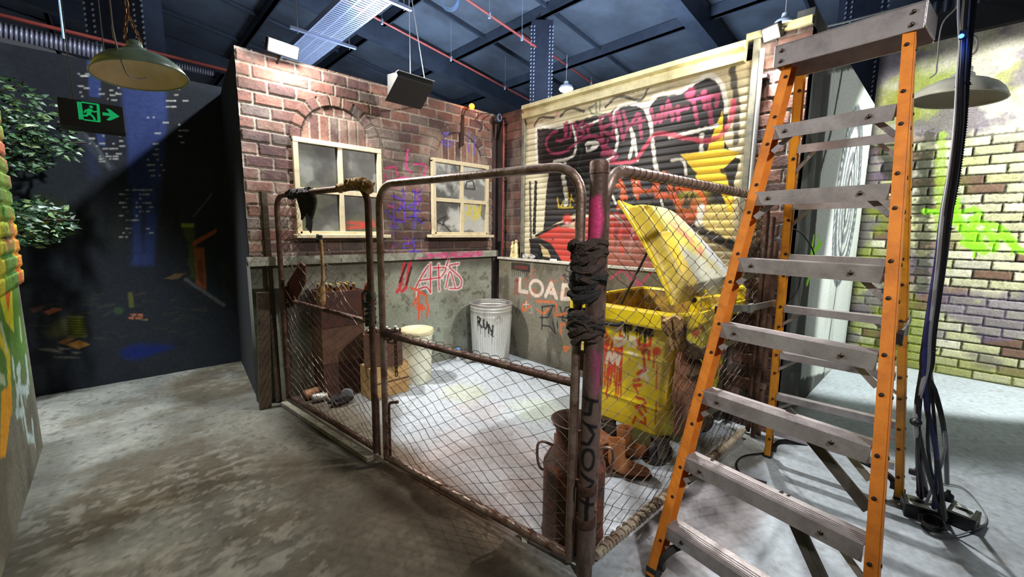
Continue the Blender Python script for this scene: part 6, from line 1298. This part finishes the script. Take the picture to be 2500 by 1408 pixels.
# dark columns with perforated edge strips
def column(c, w_, ztop, zbot, lab, rot=.0):
    t = thing('steel_column', lab, 'column', (c[0], c[1], 0)); ax = np.array([math.cos(rot), math.sin(rot), 0]); ay = np.array([-ax[1], ax[0], 0]); c = np.array([c[0], c[1], 0])
    mb = MB(); mb.obox(c+Z_*(ztop+zbot)/2, ax*w_/2, ay*w_/2, Z_*(ztop-zbot)/2); mb.build('shaft', mat('dark_blue_steel', (34, 40, 54), .5, .2, var=.2), t)
    for ex in (-1, -.72, .72, 1):
        m2 = MB()
        for k in range(int((ztop-3.0)/.055)): m2.obox(c+ax*w_/2*ex*1.0-ay*(w_/2+.004)+Z_*(3.0+k*.055), ax*.008, ay*.003, Z_*.012+ax*.004)
        m2.build('perforated_strip', mat('pale_perforation', (170, 180, 200), .4, .4), t)
column((5.3, 4.95), .34, rz(5.3)-.2, 0, 'dark steel column beyond the corner of the brick and shutter walls', -.75)
q = at(313, 60, 4.6); column((q[0], q[1]+.15), .50, 5.5, 0, 'wide dark column behind the green enamel lamp', -.45)
q = at(2092, 60, 5.0); column((q[0]+.2, q[1]), .40, 5.0, 0, 'dark column with pale perforations behind the ladder top', -1.2)
# corrugated strips above the painted backdrop
def corr(pa, pb, qa, qb, Yp, lab, n=110):
    a, b, c, d = onY(*pa, Yp), onY(*pb, Yp), onY(*qa, Yp), onY(*qb, Yp)
    mb = MB(); mb.grid(lambda u, v: (a*(1-u)+b*u)*(1-v)+(c*(1-u)+d*u)*v+Y_*.018*math.sin(u*n), 420, 2); o = mb.build('corrugated_panel', mat('corrugated_foil', (196, 200, 220), .3, .6), None, solid=.003); tag(o, lab, 'panel')
corr((-120, 28), (252, 109), (-120, 62), (252, 148), 6.3, 'silver corrugated panel above the painted skyline, left of the dark column', 190); corr((365, 138), (520, 174), (365, 152), (520, 186), 6.3, 'thin silver corrugated panel right of the dark column', 150)
mb = MB(); a, b = onY(-100, 30, 6.2), onY(600, 195, 6.2); mb.tube([a+Z_*.06, b+Z_*.06], .02, 8); tag(mb.build('sprinkler_pipe', rp_m, None), 'dull red pipe running along the top of the corrugated panel', 'pipe')
mb = MB(); a = onY(145, -5, 4.4); b = onY(156, 95, 4.4); mb.tube([a, b], .008, 6); tag(mb.build('hanging_rod', mat('pale_blue_rod', (140, 190, 226), .4, .3), None), 'pale blue rod hanging from the roof left of the green lamp', 'rod')
# conduit and beam at the upper right
mb = MB(); mb.tube([at(1900, 92, 3.4), at(2060, 55, 3.6), at(2280, -5, 4.2)], .010, 6); tag(mb.build('overhead_conduit', mat('pale_wire', (150, 160, 176), .4, .4), None), 'thin pale conduit crossing the dark roof above the ladder', 'conduit')
mb = MB(); a = np.array([3.42, 1.0, WH+.02]); mb.bar((3.50, 1.2, 2.92), (3.50, .80, 2.92), .06, .05); o = mb.build('capping', cream, None); o.parent = bpy.data.objects['wall_right']

# ================================================================ cable bundle, power boards
D_ = 2.08
blk = mat('black_cable', (18, 18, 22), .45, var=.3, scale=20); blu = mat('dark_blue_cable', (30, 36, 90), .45); gry = mat('grey_cable', (140, 142, 146), .5)
t = thing('cable_bundle', 'thick bundle of black cables hanging from the roof down to the power boards', 'cables', at(2270, 800, D_))
base = [(2372, -40), (2362, 60), (2352, 180), (2345, 300), (2330, 420), (2312, 520), (2300, 620), (2285, 720), (2270, 820), (2262, 900)]
ends = [(2258, 1000, 2262, 1100, 2250, 1185), (2250, 1010, 2275, 1130, 2300, 1230), (2290, 950, 2318, 1060, 2312, 1150), (2270, 1000, 2296, 1120, 2280, 1210), (2240, 1000, 2243, 1080, 2262, 1170), (2262, 990, 2285, 1100, 2305, 1240), (2244, 940, 2236, 1040, 2244, 1180), (2275, 960, 2300, 1090, 2260, 1200), (2268, 980, 2280, 1150, 2310, 1235), (2256, 960, 2250, 1100, 2290, 1190)]
rr = random.Random(5)
for i, e in enumerate(ends):
    a0 = i/10*6.28; P = [at(x+11*math.cos(a0+j*.25), y, D_+.016*math.sin(a0+j*.25)) for j, (x, y) in enumerate(base)]
    P += [at(e[0]+(i-5)*3, e[1], D_), at(e[2]+(i-5)*4, e[3], D_+.01), onZ(e[4], e[5]+30, .085)]
    mb = MB(); mb.tube(spline(P, 4), .0105 if i < 7 else .007, 6); mb.build('cable', (blk, blk, blk, blu, gry, blk, blk, gry, blk, blk)[i], t)
for y0 in (208, 560, 855):
    x0 = np.interp(y0, [p[1] for p in base], [p[0] for p in base]); mb = MB(); mb.tube([at(x0, y0, D_)+.026*(RX*math.cos(a)+RF*math.sin(a)) for a in np.linspace(0, 6.28, 15)[:-1]], .004, 5, closed=True); mb.tube([at(x0+12, y0, D_), at(x0+24, y0-2, D_-.01)], .002, 4); mb.build('cable_tie', blk, t)
mb = MB()
for k in range(60):
    y0 = 130+k*6.2; x0 = np.interp(y0, [p[1] for p in base], [p[0] for p in base])+13; mb.tube([at(x0-2, y0, D_-.012), at(x0+4, y0+2, D_-.016), at(x0-2, y0+5, D_-.012)], .003, 5)
mb.build('spiral_cord', blk, t)
for (x, y) in ((2342, 0), (2368, 10)): mb = MB(); mb.tube([at(x, y-60, D_+.02), at(x-2, 40, D_+.02), at(2345, 140, D_+.02)], .006, 6); mb.build('cable', gry, t)
mb = MB(); mb.ball(at(2236, 1030, D_-.03), .024, 12, (1, 1, .9)); mb.build('plug', blk, t)
t = thing('blue_indicator', 'glowing blue light clipped to the top of the cable bundle', 'light', at(2347, 88, D_-.05)); mb = MB(); mb.ball(at(2347, 88, D_-.05), .010, 12); mb.build('light_dot', mat('blue_glow', (30, 70, 255), .4, emit=25), t); mb = MB(); mb.obox(at(2352, 84, D_-.025), (.014, 0, 0), (0, .014, 0), (0, 0, .018)); mb.build('light_body', blk, t)
lamp('blue_dot_glow', 'POINT', tuple(at(2347, 88, D_-.08)), None, .35, (.1, .25, 1), .02)
def board(name, lab, a, b, w_, h_, topm, cat='power board'):
    a = np.array(a, float); b = np.array(b, float); t = thing(name, lab, cat, (a+b)/2); d = nrm(b-a); s = np.cross(Z_, d); c = (a+b)/2; L = np.linalg.norm(b-a)
    mb = MB(); mb.obox(c+Z_*h_/2, d*L/2, s*w_/2, Z_*h_/2); mb.build('casing', blk, t, bevel=.006)
    mb = MB(); mb.obox(c+Z_*(h_+.001), d*(L/2-.02), s*(w_/2-.012), Z_*.002); p = mb.build('top_plate', topm, t)
    for k in range(5): m2 = MB(); q = c+d*(L/2-.03)*(-1+k*.5)*.8+Z_*(h_+.003); m2.lathe([(.014, 0), (.014, .004), (.006, .004), (.0001, .001)], q, 12); sub(m2, 'socket', blk, p)
    return t, c, d, s
silver = mat('silver_plate', (200, 208, 220), .4, .1)
board('power_board', 'black power board with a silver top by the ladder foot, nearer the ladder', onZ(2200, 1243, 0), onZ(2300, 1272, 0), .13, .07, silver); board('dimmer_pack', 'black box with a silver plate under the cable ends, farther from the ladder', onZ(2312, 1268, 0)+[.03, 0, 0], onZ(2386, 1296, 0)+[.02, 0, 0], .14, .07, silver, 'power unit')
for (x, y, lab) in ((2250, 1200, 'round black plug pushed into the power board below the cables'), (2312, 1212, 'large black plug standing on the silver plate')):
    c = onZ(x, y+10, .075)+[.0, 0, .003]; mb = MB(); mb.lathe([(.022, 0), (.026, .006), (.024, .035), (.01, .045), (.008, .06)], c, 14); tag(mb.build('mains_plug', blk, None), lab, 'plug')
mb = MB(); rr = random.Random(8)
c = onZ(2275, 1285, .02)
for k in range(6): r0 = rr.uniform(.035, .06); t0 = rr.uniform(0, 3); mb.tube([c+[r0*math.cos(a), r0*.9*math.sin(a), .012*k/2+.012*math.sin(a+t0)] for a in np.linspace(0, 6.28, 19)[:-1]], .0045, 5, closed=True)
tag(mb.build('coiled_cable', blk, None), 'tangle of coiled thin black cable in front of the power boards', 'cable')
mb = MB(); mb.tube(spline([onZ(2225, 1165, .008), onZ(2290, 1178, .008), onZ(2350, 1190, .008), onZ(2392, 1232, .008), onZ(2408, 1270, .008), onZ(2385, 1290, .01), onZ(2330, 1308, .008), onZ(2290, 1308, .008)], 6), .004, 6); tag(mb.build('floor_cable', gry, None), 'thin grey cable curving across the floor round the power boards', 'cable')
t = thing('cable_connector', 'small dark connector on the floor behind the power boards', 'connector', onZ(2232, 1152, 0)); c = onZ(2232, 1152, .014); mb = MB(); mb.obox(c, (.016, 0, 0), (0, .026, 0), (0, 0, .013)); mb.build('connector_body', blk, t, bevel=.004); mb = MB(); mb.tube([c, c+Z_*.03], .004, 6); mb.build('pin', alu, t)
mb = MB(); mb.tube(spline([onZ(1868, 1106, .008), onZ(1820, 1112, .008), onZ(1798, 1130, .008), onZ(1812, 1158, .008), onZ(1872, 1178, .008)], 6), .006, 6); tag(mb.build('floor_cable', blk, None), 'black cable looped on the floor by the ladder back foot', 'cable')
mb = MB(); mb.tube(spline([(3.49, .81, 1.55), (3.60, .75, 1.50), (3.75, .70, 1.35), (3.6, .74, 1.25), (3.5, .80, 1.2)], 6), .005, 6); mb.tube(spline([(3.49, .84, 1.4), (3.55, .74, 1.3), (3.66, .76, 1.1), (3.5, .8, .98)], 6), .004, 6); tag(mb.build('looped_cable', blk, None), 'loose black cables looping at the edge of the brick corner', 'cable')
for o in list(COL.objects):
    if 'org' in o: del o['org']
